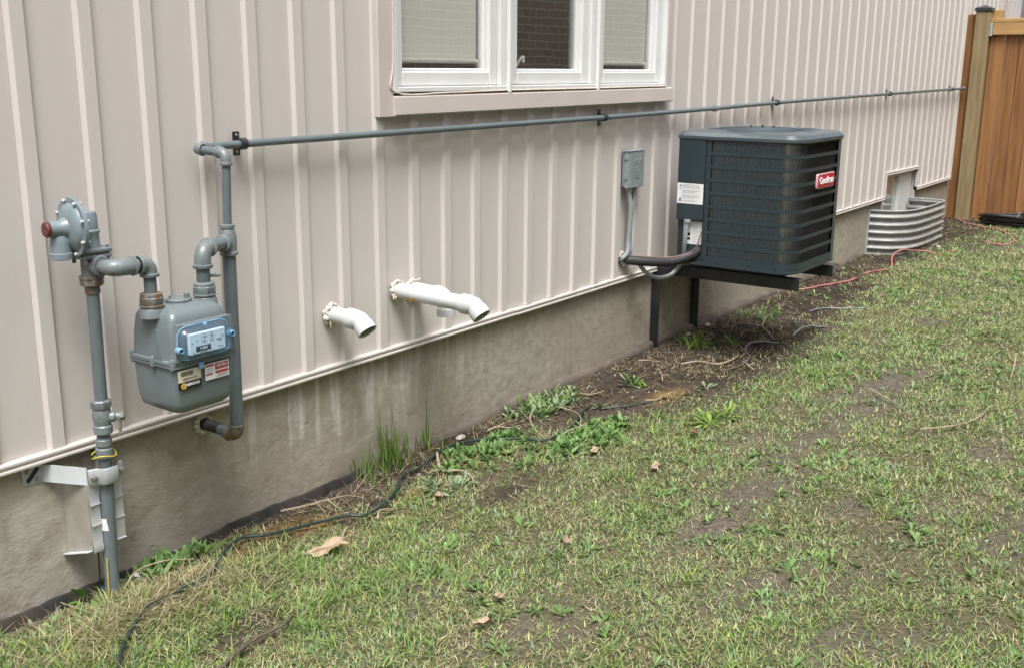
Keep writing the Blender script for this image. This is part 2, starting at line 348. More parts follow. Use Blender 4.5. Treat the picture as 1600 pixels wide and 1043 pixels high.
# panel i covers x from PX+(i-1)*PITCH (just right of previous batten) to PX+i*PITCH+...; batten right edge lies at PX+i*PITCH
def panel(i, z0, z1, xa=None, xb=None, shared={}):
    x0 = PX+(i-1)*PITCH+.0037
    if xa is None and xb is None:
        key = (round(z1-z0, 4),)
        pts = PROF
    else:
        xa = -9 if xa is None else xa; xb = 99 if xb is None else xb; key = None; pts = []
        for (p, d), (p2, d2) in zip(PROF, PROF[1:]):
            a, b = x0+p, x0+p2
            if b <= xa or a >= xb: continue
            def at(t): return (t-x0, d+(d2-d)*(t-a)/(b-a))
            if not pts: pts.append(at(max(a, xa)))
            pts.append(at(min(b, xb)))
        if len(pts) < 2: return
    if key in shared: me = shared[key]
    else:
        mb = MB(); n = len(pts); hgt = z1-z0; nz = max(1, int(hgt/.5)); vs = []; fs = []
        for k in range(nz+1):
            for p, d in pts: vs.append((p, d, hgt*k/nz))
        for k in range(nz):
            for j in range(n-1): fs.append((k*n+j, k*n+j+1, (k+1)*n+j+1, (k+1)*n+j))
        mb.add(vs, fs)
        # returned back edges so that the sheet has thickness
        b0 = [(p, d+.004, 0) for p, d in pts]; b1 = [(p, d+.004, hgt) for p, d in pts]
        mb.add([(p, d, 0) for p, d in pts]+b0, [(j, j+1, n+j+1, n+j) for j in range(n-1)])
        me = mb.mesh('siding_panel', 'siding', 25)
        if key: shared[key] = me
    o = bpy.data.objects.new('siding_panel', me); o.location = (x0, random.uniform(-.0006, .0006), z0); link(o, H)
WX0, WX1, WZ0, WZ1 = 3.0, 5.31, 1.402, 2.90      # casing outer edges
BX0, BX1, BZ = 9.425, 10.385, .712               # basement cut-out
TOP = 5.4
for i in range(-9, 72):
    a = PX+(i-1)*PITCH+.0037; b = a+PITCH
    if a > 13.05: break
    lo = zb(a+.1)+.006
    for (c0, c1, zl, zh) in ((WX0, WX1, WZ0, WZ1), (BX0, BX1, -1, BZ)):
        pass
    if a < WX1 and b > WX0:
        if a < WX0: panel(i, lo, TOP, None, WX0+.004) ; panel(i, lo, WZ0+.01, WX0+.004, None); panel(i, WZ1, TOP, WX0+.004, None)
        elif b > WX1: panel(i, lo, WZ0+.01, None, WX1-.004); panel(i, WZ1, TOP, None, WX1-.004); panel(i, lo, TOP, WX1-.004, None)
        else: panel(i, lo, WZ0+.01); panel(i, WZ1, TOP)
    elif a < BX1 and b > BX0:
        if a < BX0: panel(i, lo, TOP, None, BX0); panel(i, BZ, TOP, BX0, None)
        elif b > BX1: panel(i, BZ, TOP, None, BX1); panel(i, lo, TOP, BX1, None)
        else: panel(i, BZ, TOP)
    else: panel(i, lo, TOP)
# bottom trim: two-step profile swept along x
def sweep_trim(name, pts, m='trim', prof=None, parent=H):
    prof = prof or [(.012, .004), (-.019, .004), (-.023, 0), (-.023, -.006), (-.019, -.009), (-.019, -.015), (-.024, -.018), (-.024, -.024), (.012, -.024)]
    mb = MB()
    for (x0, z0), (x1, z1) in zip(pts, pts[1:]):
        n = len(prof); vs = [(x0, y, z0+z) for y, z in prof]+[(x1, y, z1+z) for y, z in prof]
        mb.add(vs, [tuple(range(n)), tuple(range(n, 2*n))[::-1]]+[(i, (i+1) % n, n+(i+1) % n, n+i) for i in range(n)])
    return mb.build(name, m, parent, 40)
sweep_trim('bottom_trim', [(-2, zb(-2)), (3.9, zb(3.9)+.002)]); sweep_trim('bottom_trim', [(3.903, zb(3.9)), (7.4, zb(7.4)+.001)])
sweep_trim('bottom_trim', [(7.403, zb(7.4)-.001), (BX0, zb(BX0))]); sweep_trim('bottom_trim', [(BX1, zb(BX1)), (11.62, zb(11.6))]); sweep_trim('bottom_trim', [(11.8, zb(11.8)), (13.0, zb(13))])
sweep_trim('cutout_trim', [(BX0-.012, BZ+.012), (BX1+.012, BZ+.004)])
for x, z in ((BX0-.012, zb(BX0)), (BX1, zb(BX1)-.026)): MB().box(x, x+.014, -.024, .012, z, BZ-.012, .002).build('cutout_trim', 'trim', H)
MB().box(11.585, 11.60, -.03, .0, zb(11.6)-.02, TOP, .003).build('end_channel', 'trim', H)
mb = MB(); mb.box(13.06, 13.22, -.045, .01, .3, TOP, .006); mb.box(13.075, 13.205, -.052, -.046, .3, TOP, .002); mb.build('corner_trim', 'casing', H)
for k in range(9):
    me_b = MB().box(0, .085, -.012, .0, .3, TOP, .004); o = me_b.build('siding_panel', 'siding', H); o.location = (13.235+.105*k, 0, 0)
    if k == 0: MB().box(13.225, 14.2, .0, .02, .3, TOP).build('wall_sheathing', 'siding', H)
# foundation
mb = MB()
mb.box(-2.2, BX0+.01, .012, .28, -.4, .52, 0); mb.box(BX1+.03, 14.2, .012, .28, -.4, .52, 0); mb.box(BX0+.01, BX1+.03, .012, .28, -.4, .17, 0)
mb.build('foundation', 'foundation', H, 0)
MB().box(-2.2, WX0+.05, .03, .25, .53, TOP-.01).box(WX1-.03, BX0, .03, .25, .53, TOP-.01).box(BX0, BX1+.02, .03, .25, BZ+.02, TOP-.01).box(BX1+.02, 14.2, .03, .25, .53, TOP-.01).box(WX0+.05, WX1-.03, .03, .25, .53, WZ0+.03).box(WX0+.05, WX1-.03, .03, .25, WZ1-.03, TOP-.01).build('wall_sheathing', 'black_in', H, 0)

# triple window
W = link(bpy.data.objects.new('window', None), H)
FX0, FX1, FZ0, FZ1 = 3.078, 5.262, 1.478, 2.82
mb = MB(); mb.box(WX0, FX0+.004, -.034, .02, WZ0-.008, WZ1+.02, .003); mb.build('casing_side', 'casing', W)
mb = MB(); mb.box(FX1-.002, WX1, -.034, .02, WZ0+.012, WZ1+.02, .003); mb.build('casing_side', 'casing', W)
mb = MB(); mb.prism([(.02, 0), (-.046, 0), (-.050, .005), (-.046, .068), (-.030, .074), (.02, .074)], FX0-.003, WX1+.004, lambda a, b, c: (c, a, b+WZ0-.004+(.0045*(c-3)))); mb.build('casing_bottom', 'casing', W)
MB().box(FX0+.006, FX1-.004, -.034, .02, FZ1-.002, WZ1+.02, .003).build('casing_top', 'casing', W)
MB().tube(smooth([(3.082, -.036, 2.8), (3.083, -.037, 2.1), (3.081, -.036, 1.62), (3.084, -.037, 1.487), (3.4, -.038, 1.480), (3.8, -.037, 1.484), (4.5, -.038, 1.485), (5.25, -.037, 1.489)], 5), .0035, 6).build('caulk_line', 'foam', W)
# main frame
zs = lambda x: 1.482+.003*(x-3.1)
mb = MB(); mb.box(FX0+.004, FX0+.03, -.036, .09, FZ0+.002, FZ1, .003); mb.box(FX1-.028, FX1-.003, -.036, .09, FZ0+.012, FZ1, .003)
mb.box(FX0+.031, FX1-.029, -.036, .09, FZ0+.006, FZ0+.026, .003); mb.box(FX0+.031, FX1-.029, -.036, .09, FZ1-.03, FZ1, .003); mb.build('window_frame', 'white_vinyl', W)
MX = (3.815, 4.545)
for x in MX:
    mb = MB(); mb.box(x-.045, x+.045, -.024, .09, FZ0+.027, FZ1-.031, .003); mb.build('mullion', 'white_vinyl', W); MB().box(x-.009, x+.012, -.046, -.025, FZ0-.006, FZ1-.005, .004).build('mullion_cover', 'white_vinyl', W)
cells = ((FX0+.031, MX[0]-.046), (MX[0]+.046, MX[1]-.046), (MX[1]+.046, FX1-.029))
for k, (a, b) in enumerate(cells):
    z0, z1 = FZ0+.028, FZ1-.033; s = .055; mb = MB()
    for (xa, xb, za, zb_) in ((a+.002, a+s, z0, z1), (b-s, b-.002, z0, z1), (a+s+.0005, b-s-.0005, z0, z0+s), (a+s+.0005, b-s-.0005, z1-s, z1)):
        mb.box(xa, xb, -.008, .05, za, zb_, .004)
    for (xa, xb, za, zb_) in ((a+s, a+s+.012, z0+s, z1-s), (b-s-.012, b-s, z0+s, z1-s), (a+s+.0125, b-s-.0125, z0+s, z0+s+.012), (a+s+.0125, b-s-.0125, z1-s-.012, z1-s)):
        mb.box(xa, xb, .012, .045, za, zb_, .003)
    mb.build('sash', 'white_vinyl', W)
    MB().box(a+s+.004, b-s-.004, .028, .032, z0+s+.004, z1-s-.004).build('pane', 'glass', W, 0)
    if k != 1:
        MB().box(a+s+.002, b-s-.016, .052, .055, 1.607, 2.8).build('blind', 'blind', W, 0)
        MB().tube([(a+s+.002, .050, 1.602), (b-s-.016, .050, 1.602)], .009, 10).build('blind_bar', 'blind_bar', W)
MB().tube(smooth([(4.02, .07, 1.585), (4.03, .06, 1.61), (4.05, .055, 1.625), (4.045, .05, 1.60)], 5), .006, 8).build('crank_handle', 'white_vinyl', W)
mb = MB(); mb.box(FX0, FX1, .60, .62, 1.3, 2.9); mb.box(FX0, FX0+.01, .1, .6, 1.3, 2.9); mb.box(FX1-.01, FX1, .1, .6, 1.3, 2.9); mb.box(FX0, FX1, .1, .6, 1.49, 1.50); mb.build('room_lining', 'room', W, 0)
# basement window
B = link(bpy.data.objects.new('basement_window', None), H)
MB().box(BX0+.012, BX1+.03, .035, .08, .17, .24, .003).box(BX0+.012, BX1+.03, .02, .08, BZ-.05, BZ-.012, .003).box(BX0+.008, BX0+.04, .010, .08, .241, BZ-.051, .003).box(BX0+.085, BX0+.115, .03, .08, .241, BZ-.051, .003).build('frame', 'white_vinyl', B)
MB().box(BX0+.56, BX1-.02, .030, .08, .241, BZ-.051, .004).build('sash', 'white_vinyl', B)
MB().box(BX0+.116, BX0+.559, .055, .059, .241, BZ-.051).build('pane', 'glass', B, 0)
MB().box(BX0+.041, BX0+.084, .055, .059, .241, BZ-.051).build('pane', 'glass', B, 0)
MB().box(BX0+.111, BX0+.559, .064, .067, .235, BZ-.052).build('blind', 'blind', B, 0)
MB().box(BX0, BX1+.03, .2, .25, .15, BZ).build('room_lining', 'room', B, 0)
MB().box(BX1+.0, BX1+.028, .0, .12, .17, BZ-.013, .002).build('jamb', 'casing', B)

# neighbouring house, seen only mirrored in the panes
N = MB().box(-6, 26, -5.2, -4.9, -.3, 4.4); o = N.build('neighbour_wall', 'brick', None, 0)
tag(o, 'brown brick wall mirrored in the middle pane of the big window', 'brick wall')

# ------------------------------------------------------------------ ground
def soil_mask(x, y):
    """1 where bare soil shows"""
    n = fbm(x*5, y*5, 4, 31)
    edge = np.interp(x, [1.2, 1.9, 2.3, 3.2, 3.8, 4.4, 5.3, 6.5, 8, 10, 11.2, 12.5], [.03, .06, .15, .27, .38, .72, .86, .70, .46, .46, .66, .9])
    s = 1/(1+np.exp(-((edge+(n-.5)*.30)+y)*16))
    for (cx, cy, sx, sy, r, a) in ((3.62, -1.33, .20, .07, -.3, .9), (3.25, -1.33, .16, .07, -.3, .9), (5.35, -1.32, .38, .10, -.15, .9), (4.72, -1.33, .35, .09, -.1, .75), (2.41, -1.29, .12, .06, 0, .8),
        (3.83, -1.97, .22, .06, -.3, .6), (3.16, -1.83, .16, .06, -.4, .7), (2.96, -1.63, .16, .06, -.4, .7), (4.17, -1.30, .25, .07, 0, .7), (3.1, -.58, .16, .06, 0, .9), (2.6, -.2, .28, .09, -.1, 1),
        (8.3, -1.2, .6, .1, 0, .5), (7.4, -.85, .6, .12, 0, .6), (10.3, -.7, 1.0, .2, 0, .6), (6.2, -1.0, .4, .1, 0, .5), (2.35, -.16, .22, .06, 0, .9), (2.75, -2.1, .2, .07, -.4, .5)):
        s = np.maximum(s, a*gauss(x, y, cx, cy, sx, sy, r)*(.55+.9*fbm(x*11, y*11, 3, 57)))
    s = np.maximum(s, 1.1*np.clip((fbm(x*2.2, y*3.6, 4, 77)-.60)*4, 0, .6))
    return np.clip(s, 0, 1)
xs = np.concatenate([np.linspace(-60, -3, 16), np.arange(-2.4, .6, .1), np.arange(.6, 6.2, .016), np.arange(6.2, 13.4, .04), np.linspace(14, 70, 16)])
ys = np.concatenate([np.linspace(-60, -5, 16), np.arange(-4.4, -2.6, .1), np.arange(-2.6, .06, .016), np.linspace(.3, 60, 14)])
GX, GY = np.meshgrid(xs, ys); GZ = gz(GX, GY)
sm = soil_mask(GX, GY); clod = (fbm(GX*45, GY*45, 2, 5)-.5)*.016+np.clip(fbm(GX*22, GY*22, 2, 8)-.55, 0, 1)*.05
inn = (GX > .5) & (GX < 13) & (GY > -3) & (GY < .1); GZ = GZ+np.where(inn, clod*sm*.8, 0); GZ = np.where(GY > .2, GZ-.02, GZ)
me = bpy.data.meshes.new('ground'); nx, ny = len(xs), len(ys)
co = np.stack([GX, GY, GZ], -1).reshape(-1, 3).astype(np.float32)
i0 = (np.arange(ny-1)[:, None]*nx+np.arange(nx-1)[None]).ravel(); fc = np.stack([i0, i0+1, i0+nx+1, i0+nx], 1).astype(np.int32)
me.vertices.add(len(co)); me.vertices.foreach_set('co', co.ravel()); me.loops.add(fc.size); me.loops.foreach_set('vertex_index', fc.ravel())
me.polygons.add(len(fc)); me.polygons.foreach_set('loop_start', np.arange(0, fc.size, 4, dtype=np.int32)); me.update(); me.shade_smooth()
moss = np.zeros_like(GX)
for (cx, cy, sx, sy) in ((2.22, -.13, .12, .04), (2.08, -.22, .12, .04), (2.45, -.20, .08, .03), (2.62, -.40, .07, .03), (3.38, -.28, .12, .05), (2.9, -.30, .08, .03), (4.5, -.5, .1, .04), (2.4, -.33, .05, .03)):
    moss = np.maximum(moss, gauss(GX, GY, cx, cy, sx, sy))
dry = np.clip(fbm(GX*2.2, GY*2.2, 3, 44)*1.1+np.clip(-GY-.6, 0, .5)*1.9-.35, 0, 1)
ca = me.color_attributes.new('Soil', 'FLOAT_COLOR', 'POINT'); ca.data.foreach_set('color', np.stack([sm, moss, dry, np.ones_like(sm)], -1).astype(np.float32).ravel())
gm = mat('soil', (.1, .08, .06), .95, spec=.15); t = gm.node_tree; n = t.nodes; L = t.links; b = n['Principled BSDF']
at = n.new('ShaderNodeAttribute'); at.attribute_name = 'Soil'; sp = n.new('ShaderNodeSeparateColor'); L.new(at.outputs[0], sp.inputs[0]); tc = n.new('ShaderNodeTexCoord')
def _nz(s, d=6):
    x = n.new('ShaderNodeTexNoise'); x.inputs['Scale'].default_value = s; x.inputs['Detail'].default_value = d; L.new(tc.outputs['Object'], x.inputs['Vector']); return x.outputs[0]
def _rp(s, a, c1, z, c2):
    r = n.new('ShaderNodeValToRGB'); r.color_ramp.elements[0].position = a; r.color_ramp.elements[0].color = (*c1, 1); r.color_ramp.elements[1].position = z; r.color_ramp.elements[1].color = (*c2, 1); L.new(s, r.inputs[0]); return r.outputs[0]
def _mx(f, a, c):
    q = n.new('ShaderNodeMix'); q.data_type = 'RGBA'; L.new(f, q.inputs[0]); L.new(a, q.inputs[6])
    if isinstance(c, tuple): q.inputs[7].default_value = (*c, 1)
    else: L.new(c, q.inputs[7])
    return q.outputs[2]
dark = _rp(_nz(30), .3, (.018, .013, .010), .7, (.048, .036, .027)); dr = _rp(_nz(45), .3, (.065, .053, .043), .7, (.135, .115, .096))
c = _mx(sp.outputs[2], dark, dr); thatch = _rp(_nz(60), .3, (.050, .046, .026), .7, (.125, .11, .065))
inv = n.new('ShaderNodeMath'); inv.operation = 'SUBTRACT'; inv.inputs[0].default_value = 1; L.new(sp.outputs[0], inv.inputs[1]); c = _mx(inv.outputs[0], c, thatch)
mo = _rp(_nz(120, 3), .35, (.13, .075, .02), .65, (.26, .17, .06)); mf = n.new('ShaderNodeMath'); mf.operation = 'MULTIPLY'; L.new(sp.outputs[1], mf.inputs[0]); mf.inputs[1].default_value = .85; c = _mx(mf.outputs[0], c, mo)
L.new(c, b.inputs['Base Color']); bp = n.new('ShaderNodeBump'); bp.inputs['Strength'].default_value = .9; bp.inputs['Distance'].default_value = .006; L.new(_nz(110, 8), bp.inputs['Height']); L.new(bp.outputs[0], b.inputs['Normal'])
me.materials.append(gm); tag(link(bpy.data.objects.new('ground', me)), kind='structure')

# ------------------------------------------------------------------ blades, leaves and litter as arrays
class Soup:
    def __init__(s): s.v = []; s.f = []; s.c = []; s.n = 0
    def strips(s, base, yaw, length, width, lean, curl, col, prof, twist=0):
        """many ribbons at once. prof: list of (t, halfwidth factor). all other inputs are arrays."""
        N = len(base); K = len(prof); t = np.array([p[0] for p in prof]); wf = np.array([p[1] for p in prof])
        th = lean[:, None]+curl[:, None]*t[None]          # angle from vertical
        dt = np.diff(t, prepend=0)[None]*length[:, None]
        r = np.cumsum(np.sin(th)*dt, 1); z = np.cumsum(np.cos(th)*dt, 1)
        cy, sy = np.cos(yaw)[:, None], np.sin(yaw)[:, None]
        P = np.stack([base[:, 0:1]+cy*r, base[:, 1:2]+sy*r, base[:, 2:3]+z], -1)      # N,K,3
        a2 = yaw+twist; W = np.stack([-np.sin(a2), np.cos(a2), np.zeros(N)], -1)[:, None]*(width[:, None]*wf[None])[..., None]
        V = np.stack([P-W, P+W], 2)                                                    # N,K,2,3
        V = V.reshape(N, K*2, 3); k = np.arange(K-1)
        q = np.stack([2*k, 2*k+1, 2*k+3, 2*k+2], 1)                                    # quads
        F = (np.arange(N)[:, None, None]*K*2+q[None]+s.n).reshape(-1, 4)
        C = np.repeat(col[:, None], K*2, 1)
        s.v.append(V.reshape(-1, 3)); s.f.append(F); s.c.append(C.reshape(-1, 3)); s.n += N*K*2
    def build(s, name, m='leaf', parent=None):
        co = np.concatenate(s.v).astype(np.float32); fc = np.concatenate(s.f).astype(np.int32); cc = np.concatenate(s.c)
        me = bpy.data.meshes.new(name); me.vertices.add(len(co)); me.vertices.foreach_set('co', co.ravel()); me.loops.add(fc.size); me.loops.foreach_set('vertex_index', fc.ravel())
        me.polygons.add(len(fc)); me.polygons.foreach_set('loop_start', np.arange(0, fc.size, 4, dtype=np.int32)); me.update(); me.shade_smooth()
        a = me.color_attributes.new('Col', 'FLOAT_COLOR', 'POINT'); a.data.foreach_set('color', np.concatenate([cc, np.ones((len(cc), 1))], 1).astype(np.float32).ravel())
        me.materials.append(M[m]); return link(bpy.data.objects.new(name, me), parent)
U = RNG.uniform
GREENS = np.array([(.135, .235, .045), (.20, .30, .065), (.10, .195, .055), (.26, .34, .11), (.14, .235, .10), (.30, .33, .12)])
STRAW = np.array([(.42, .38, .22), (.34, .30, .17), (.52, .48, .30), (.27, .22, .13), (.38, .38, .19)])
DULL = np.array([(.18, .26, .15), (.24, .31, .18), (.14, .22, .12)])
def scatter(n, dens):
    """points in the yard, thinned by dens(x,y), more of them near the camera"""
    x = 1.0+(13.2-1.0)*U(0, 1, n)**1.9; y = -U(0, 1, n)*3.0; y = np.where(x > 6.5, y*.85, y)
    k = (U(0, 1, n) < dens(x, y)*np.clip((-y-.022)/.03, 0, 1)) & (y < .0) & ((x-.0)*1.0 > -.2); return x[k], y[k]
def lush(x, y):
    l = np.clip((fbm(x*2.6, y*2.6, 3, 101)-.42)*3, 0, 1)
    for (cx, cy, s) in ((1.63, -.42, .13), (1.81, -.48, .12), (2.09, -.44, .14), (2.38, -.69, .2), (5.25, -.99, .26), (5.0, -.85, .2), (4.23, -.67, .18), (3.83, -.85, .18), (3.13, -.4, .12), (7.28, -1.5, .5), (3.3, -1.03, .15), (3.47, -.37, .1), (2.06, -.87, .15)):
        l = np.maximum(l, gauss(x, y, cx, cy, s, s*.55))
    return l
LP = {'lobed': ((0, .12), (.18, .16), (.26, .38), (.33, .22), (.42, .60), (.50, .34), (.60, .85), (.68, .5), (.80, 1.0), (.92, .6), (1, .05)),
      'round': ((0, .10), (.35, .12), (.5, .7), (.68, 1.0), (.85, .8), (1, .15)), 'lance': ((0, .25), (.25, .7), (.55, 1.0), (.8, .7), (1, .05)),
      'blade': ((0, .8), (.3, 1), (.6, .8), (.85, .45), (1, .05))}
def rosette(s, x, y, n, ln, wd, prof, cols, lean=(.5, 1.35), curl=(.1, .7), spread=.006, z=None):
    N = n; bx = x+RNG.normal(0, spread, N); by = y+RNG.normal(0, spread, N); by = np.minimum(by, -.004); b = np.stack([bx, by, (gz(bx, by) if z is None else np.full(N, z))-.002], -1)
    c = np.array(cols)[RNG.integers(0, len(cols), N)]*U(.8, 1.25, (N, 1))
    s.strips(b, U(0, 2*np.pi, N)+0*b[:, 0], U(ln*.6, ln, N), U(wd*.7, wd, N), U(*lean, N), U(*curl, N), c, LP[prof], 0)
def put_blades(n, kind):
    if kind == 'short': d = lambda x, y: np.clip((1-1.05*soil_mask(x, y)), .03, 1)*np.clip(.15+1.7*(fbm(x*9, y*9, 3, 13)-.25), .08, 1)
    elif kind == 'lush': d = lambda x, y: (1-soil_mask(x, y))*lush(x, y)*np.clip((fbm(x*14, y*14, 2, 17)-.35)*3, 0, 1)
    else: d = lambda x, y: np.clip(.35+np.clip(fbm(x*4, y*4, 3, 91)-.45, 0, 1)*2.6-.45*soil_mask(x, y)+.8*gauss(x, y, 1.72, -.25, .2, .09), 0.0, 1)
    x, y = scatter(n, d); N = len(x); base = np.stack([x, y, gz(x, y)-.004], -1); far = np.clip((x-3)/6, 0, 1)
    p3 = ((0, .8), (.5, 1.0), (1, .12))
    if kind == 'short':
        pick = U(0, 1, N); g = GREENS[RNG.integers(0, len(GREENS), N)]; du = DULL[RNG.integers(0, 3, N)]; hue = (.6*fbm(x*3, y*3, 3, 61)+.4*fbm(x*12, y*12, 2, 63))[:, None]
        col = np.where((pick < .35)[:, None], du, g); col = col*(.55+.95*hue)*U(.65, 1.5, (N, 1)); st = pick > .85; col[st] = STRAW[RNG.integers(0, 5, st.sum())]
        ln = U(.012, .034, N); lean = U(.4, 1.6, N); curl = U(-.3, 1.2, N); wd = U(.0014, .0027, N)*(1+1.0*far)
    elif kind == 'lush':
        g = GREENS[RNG.integers(0, 6, N)]; col = g*U(.75, 1.4, (N, 1)); nr = np.exp(-((x-1.8)/1.1)**2)+.8*gauss(x, y, 5.2, -.95, .35, .15); lean = U(.2, 1.35, N); curl = U(.1, 1.1, N); ln = U(.020, .042, N)*(1+.9*np.clip(nr, 0, 1)); wd = U(.0012, .0022, N)*(1+.7*far)
    else:
        col = STRAW[RNG.integers(0, 5, N)]*U(.6, 1.25, (N, 1)); lean = U(.9, 1.6, N); curl = U(-1.1, 1.1, N); ln = U(.014, .038, N); wd = U(.0008, .0017, N)*(1+far); base[:, 2] += U(.004, .014, N)
        K = int(2600); bx = 1.75+RNG.normal(0, .16, K); by = -.26+RNG.normal(0, .06, K); base = np.concatenate([base, np.stack([bx, by, gz(bx, by)+U(.0, .02, K)], -1)])
        col = np.concatenate([col, STRAW[RNG.integers(0, 4, K)]*U(.7, 1.15, (K, 1))]); lean = np.concatenate([lean, U(.9, 1.6, K)]); curl = np.concatenate([curl, U(-.3, .6, K)]); ln = np.concatenate([ln, U(.04, .10, K)]); wd = np.concatenate([wd, U(.0008, .0015, K)])
        N += K
    s = Soup(); s.strips(base, U(0, 2*np.pi, N), ln, wd, lean, curl, col, p3, U(-.6, .6, N)); return s
nm = {'short': 'grass', 'lush': 'grass', 'straw': 'dry_grass'}
tag(put_blades(1120000, 'short').build('grass'), 'short patchy lawn grass covering most of the yard', 'grass', kind='stuff')
_tg = put_blades(380000, 'lush'); xx, yy = scatter(3600, lambda x, y: np.clip(.10+1.1*np.exp(-((x-1.9)/.55)**2-((y+.45)/.28)**2)+.9*gauss(x, y, 5.2, -.95, .4, .16)+.5*gauss(x, y, 4.0, -.8, .5, .15)+.35*(y < -1.6)*(fbm(x*2, y*2, 2, 7) > .5), 0, 1)*(1-soil_mask(x, y)))
for x, y in zip(xx, yy): rosette(_tg, x, y, int(U(6, 14)), U(.05, .095), .0026, 'blade', GREENS[[0, 1, 3, 4]], (.25, 1.35), (.1, .9), spread=.008)
tag(_tg.build('tall_grass'), 'brighter longer grass clumps scattered through the lawn', 'grass', kind='stuff')
tag(put_blades(190000, 'straw').build('dry_grass'), 'straw coloured dead grass lying through the lawn', 'dead grass', kind='stuff')

WG = [(.12, .22, .06), (.16, .28, .08), (.10, .18, .06), (.20, .32, .12)]
WG2 = [(.22, .29, .17), (.16, .22, .11), (.26, .33, .20)]
s = Soup(); xx, yy = scatter(26000, lambda x, y: np.clip((fbm(x*2.5, y*2.5, 3, 201)-.42)*2.2, .015, 1)*(1-.75*soil_mask(x, y))*np.clip(1.15+y*.30, .2, 1)*.5)
for i, (x, y) in enumerate(zip(xx, yy)):
    k = i % 4
    if k == 0: rosette(s, x, y, 8, .060, .0085, 'lobed', WG)
    elif k == 1: rosette(s, x, y, 9, .030, .0055, 'round', WG2, (.3, 1.3))
    elif k == 2: rosette(s, x, y, 9, .05, .0060, 'lance', WG)
    else: rosette(s, x, y, 14, .02, .0045, 'round', WG, (.3, 1.5), spread=.02)
tag(s.build('low_weeds'), 'clover and small broadleaf weeds mixed through the lawn', 'weeds', kind='stuff')
# soil crumbs
K = 15000; cx, cy = scatter(60000, lambda x, y: soil_mask(x, y)*.5*np.clip(1.3+y*1.4, .04, 1)); cx, cy = cx[:K], cy[:K]; K = len(cx); cz = gz(cx, cy)
ico = np.array([(1, 0, -.3), (-.5, .87, -.3), (-.5, -.87, -.3), (.5, .6, .6), (-.8, .0, .6), (.4, -.7, .6)]); fq = np.array([(0, 1, 3, 3), (1, 4, 3, 3), (1, 2, 4, 4), (2, 5, 4, 4), (2, 0, 5, 5), (0, 3, 5, 5), (3, 4, 5, 5)])
fq = fq[:, :3]
vv = ico[None]*U(.6, 1.4, (K, 6, 3))*(.0015+.009*U(0, 1, K)**2.2)[:, None, None]+np.stack([cx, cy, cz+.002], -1)[:, None]
me = bpy.data.meshes.new('soil_crumbs'); me.vertices.add(K*6); me.vertices.foreach_set('co', vv.astype(np.float32).ravel()); ff = (np.arange(K)[:, None, None]*6+fq[None]).astype(np.int32)
me.loops.add(ff.size); me.loops.foreach_set('vertex_index', ff.ravel()); me.polygons.add(K*7); me.polygons.foreach_set('loop_start', np.arange(0, ff.size, 3, dtype=np.int32)); me.update()
ccol = np.repeat(np.where((U(0, 1, K) > .94)[:, None], (.36, .32, .27), np.array((.042, .031, .023))*U(.6, 1.6, (K, 1))), 6, 0); a = me.color_attributes.new('Col', 'FLOAT_COLOR', 'POINT'); a.data.foreach_set('color', np.concatenate([ccol, np.ones((K*6, 1))], 1).astype(np.float32).ravel())
me.materials.append(leaf_mat('crumb_attribute', .1, .9)); tag(link(bpy.data.objects.new('soil_crumbs', me)), 'soil crumbs and grit strewn over the bare earth', 'grit', kind='stuff')
# litter of fine dead stems along the wall
s = Soup(); K = 6000; x = 1.3+10.2*U(0, 1, K)**1.25; y = -np.abs(RNG.normal(0, .30, K))-.012; keep = (fbm(x*5, y*5, 2, 70) > .42); x, y = x[keep], y[keep]; K = len(x)
s.strips(np.stack([x, y, gz(x, y)+U(.002, .014, K)], -1), U(0, 6.28, K), U(.03, .12, K), U(.0007, .0016, K), U(1.25, 1.62, K), U(-.35, .35, K), np.array([(.38, .31, .22), (.26, .19, .13), (.17, .12, .08)])[RNG.integers(0, 3, K)]*U(.7, 1.2, (K, 1)), ((0, .8), (.3, 1), (.65, .8), (1, .3)), 0)
tag(s.build('stem_litter'), 'thin dead stems strewn along the base of the wall', 'plant litter', kind='stuff')

# single plants
def plant(name, label, cat, x, y, fn, group=None):
    s = Soup(); fn(s, x, y); o = s.build(name); tag(o, label, cat, group); return o
def tall(s, x, y, n=34, h=.16, sp=.035):
    rosette(s, x, y, n, h, .0032, 'blade', [(.12, .22, .04), (.16, .27, .05), (.09, .17, .035)], (.02, .42), (0, .4), sp)
    rosette(s, x, y, n//3, h*.6, .002, 'blade', [(.30, .25, .14)], (.5, 1.4), (.2, .6), sp)
plant('grass_tuft', 'tallest upright green grass tuft growing against the foundation', 'grass tuft', 3.03, -.035, lambda s, x, y: (tall(s, x, y, 60, .21, .045), rosette(s, x, y, 9, .33, .0028, 'blade', [(.09, .16, .03)], (.0, .28), (.0, .2), .03)))
plant('grass_tuft', 'sparse upright grass stems just right of the tallest tuft by the wall', 'grass tuft', 3.24, -.025, lambda s, x, y: (tall(s, x, y, 20, .12, .04), rosette(s, x+.01, y, 4, .26, .003, 'blade', [(.05, .10, .02)], (.0, .06), (.0, .08), .006)))
plant('grass_tuft', 'small thin grass tuft left of the tallest tuft by the wall', 'grass tuft', 2.87, -.04, lambda s, x, y: tall(s, x, y, 16, .14, .03))
plant('grass_tuft', 'bright green grass tuft at the foot of the farther bracket leg', 'grass tuft', 5.43, -.2, lambda s, x, y: rosette(s, x, y, 70, .13, .0035, 'blade', GREENS[:2]*1.1, (.1, 1.1), (.1, .7), .04))
plant('grass_tuft', 'smaller green tuft right of the tuft below the bracket', 'grass tuft', 5.62, -.33, lambda s, x, y: rosette(s, x, y, 40, .08, .003, 'blade', GREENS[:2]*1.1, (.1, 1.2), (.1, .7), .035))
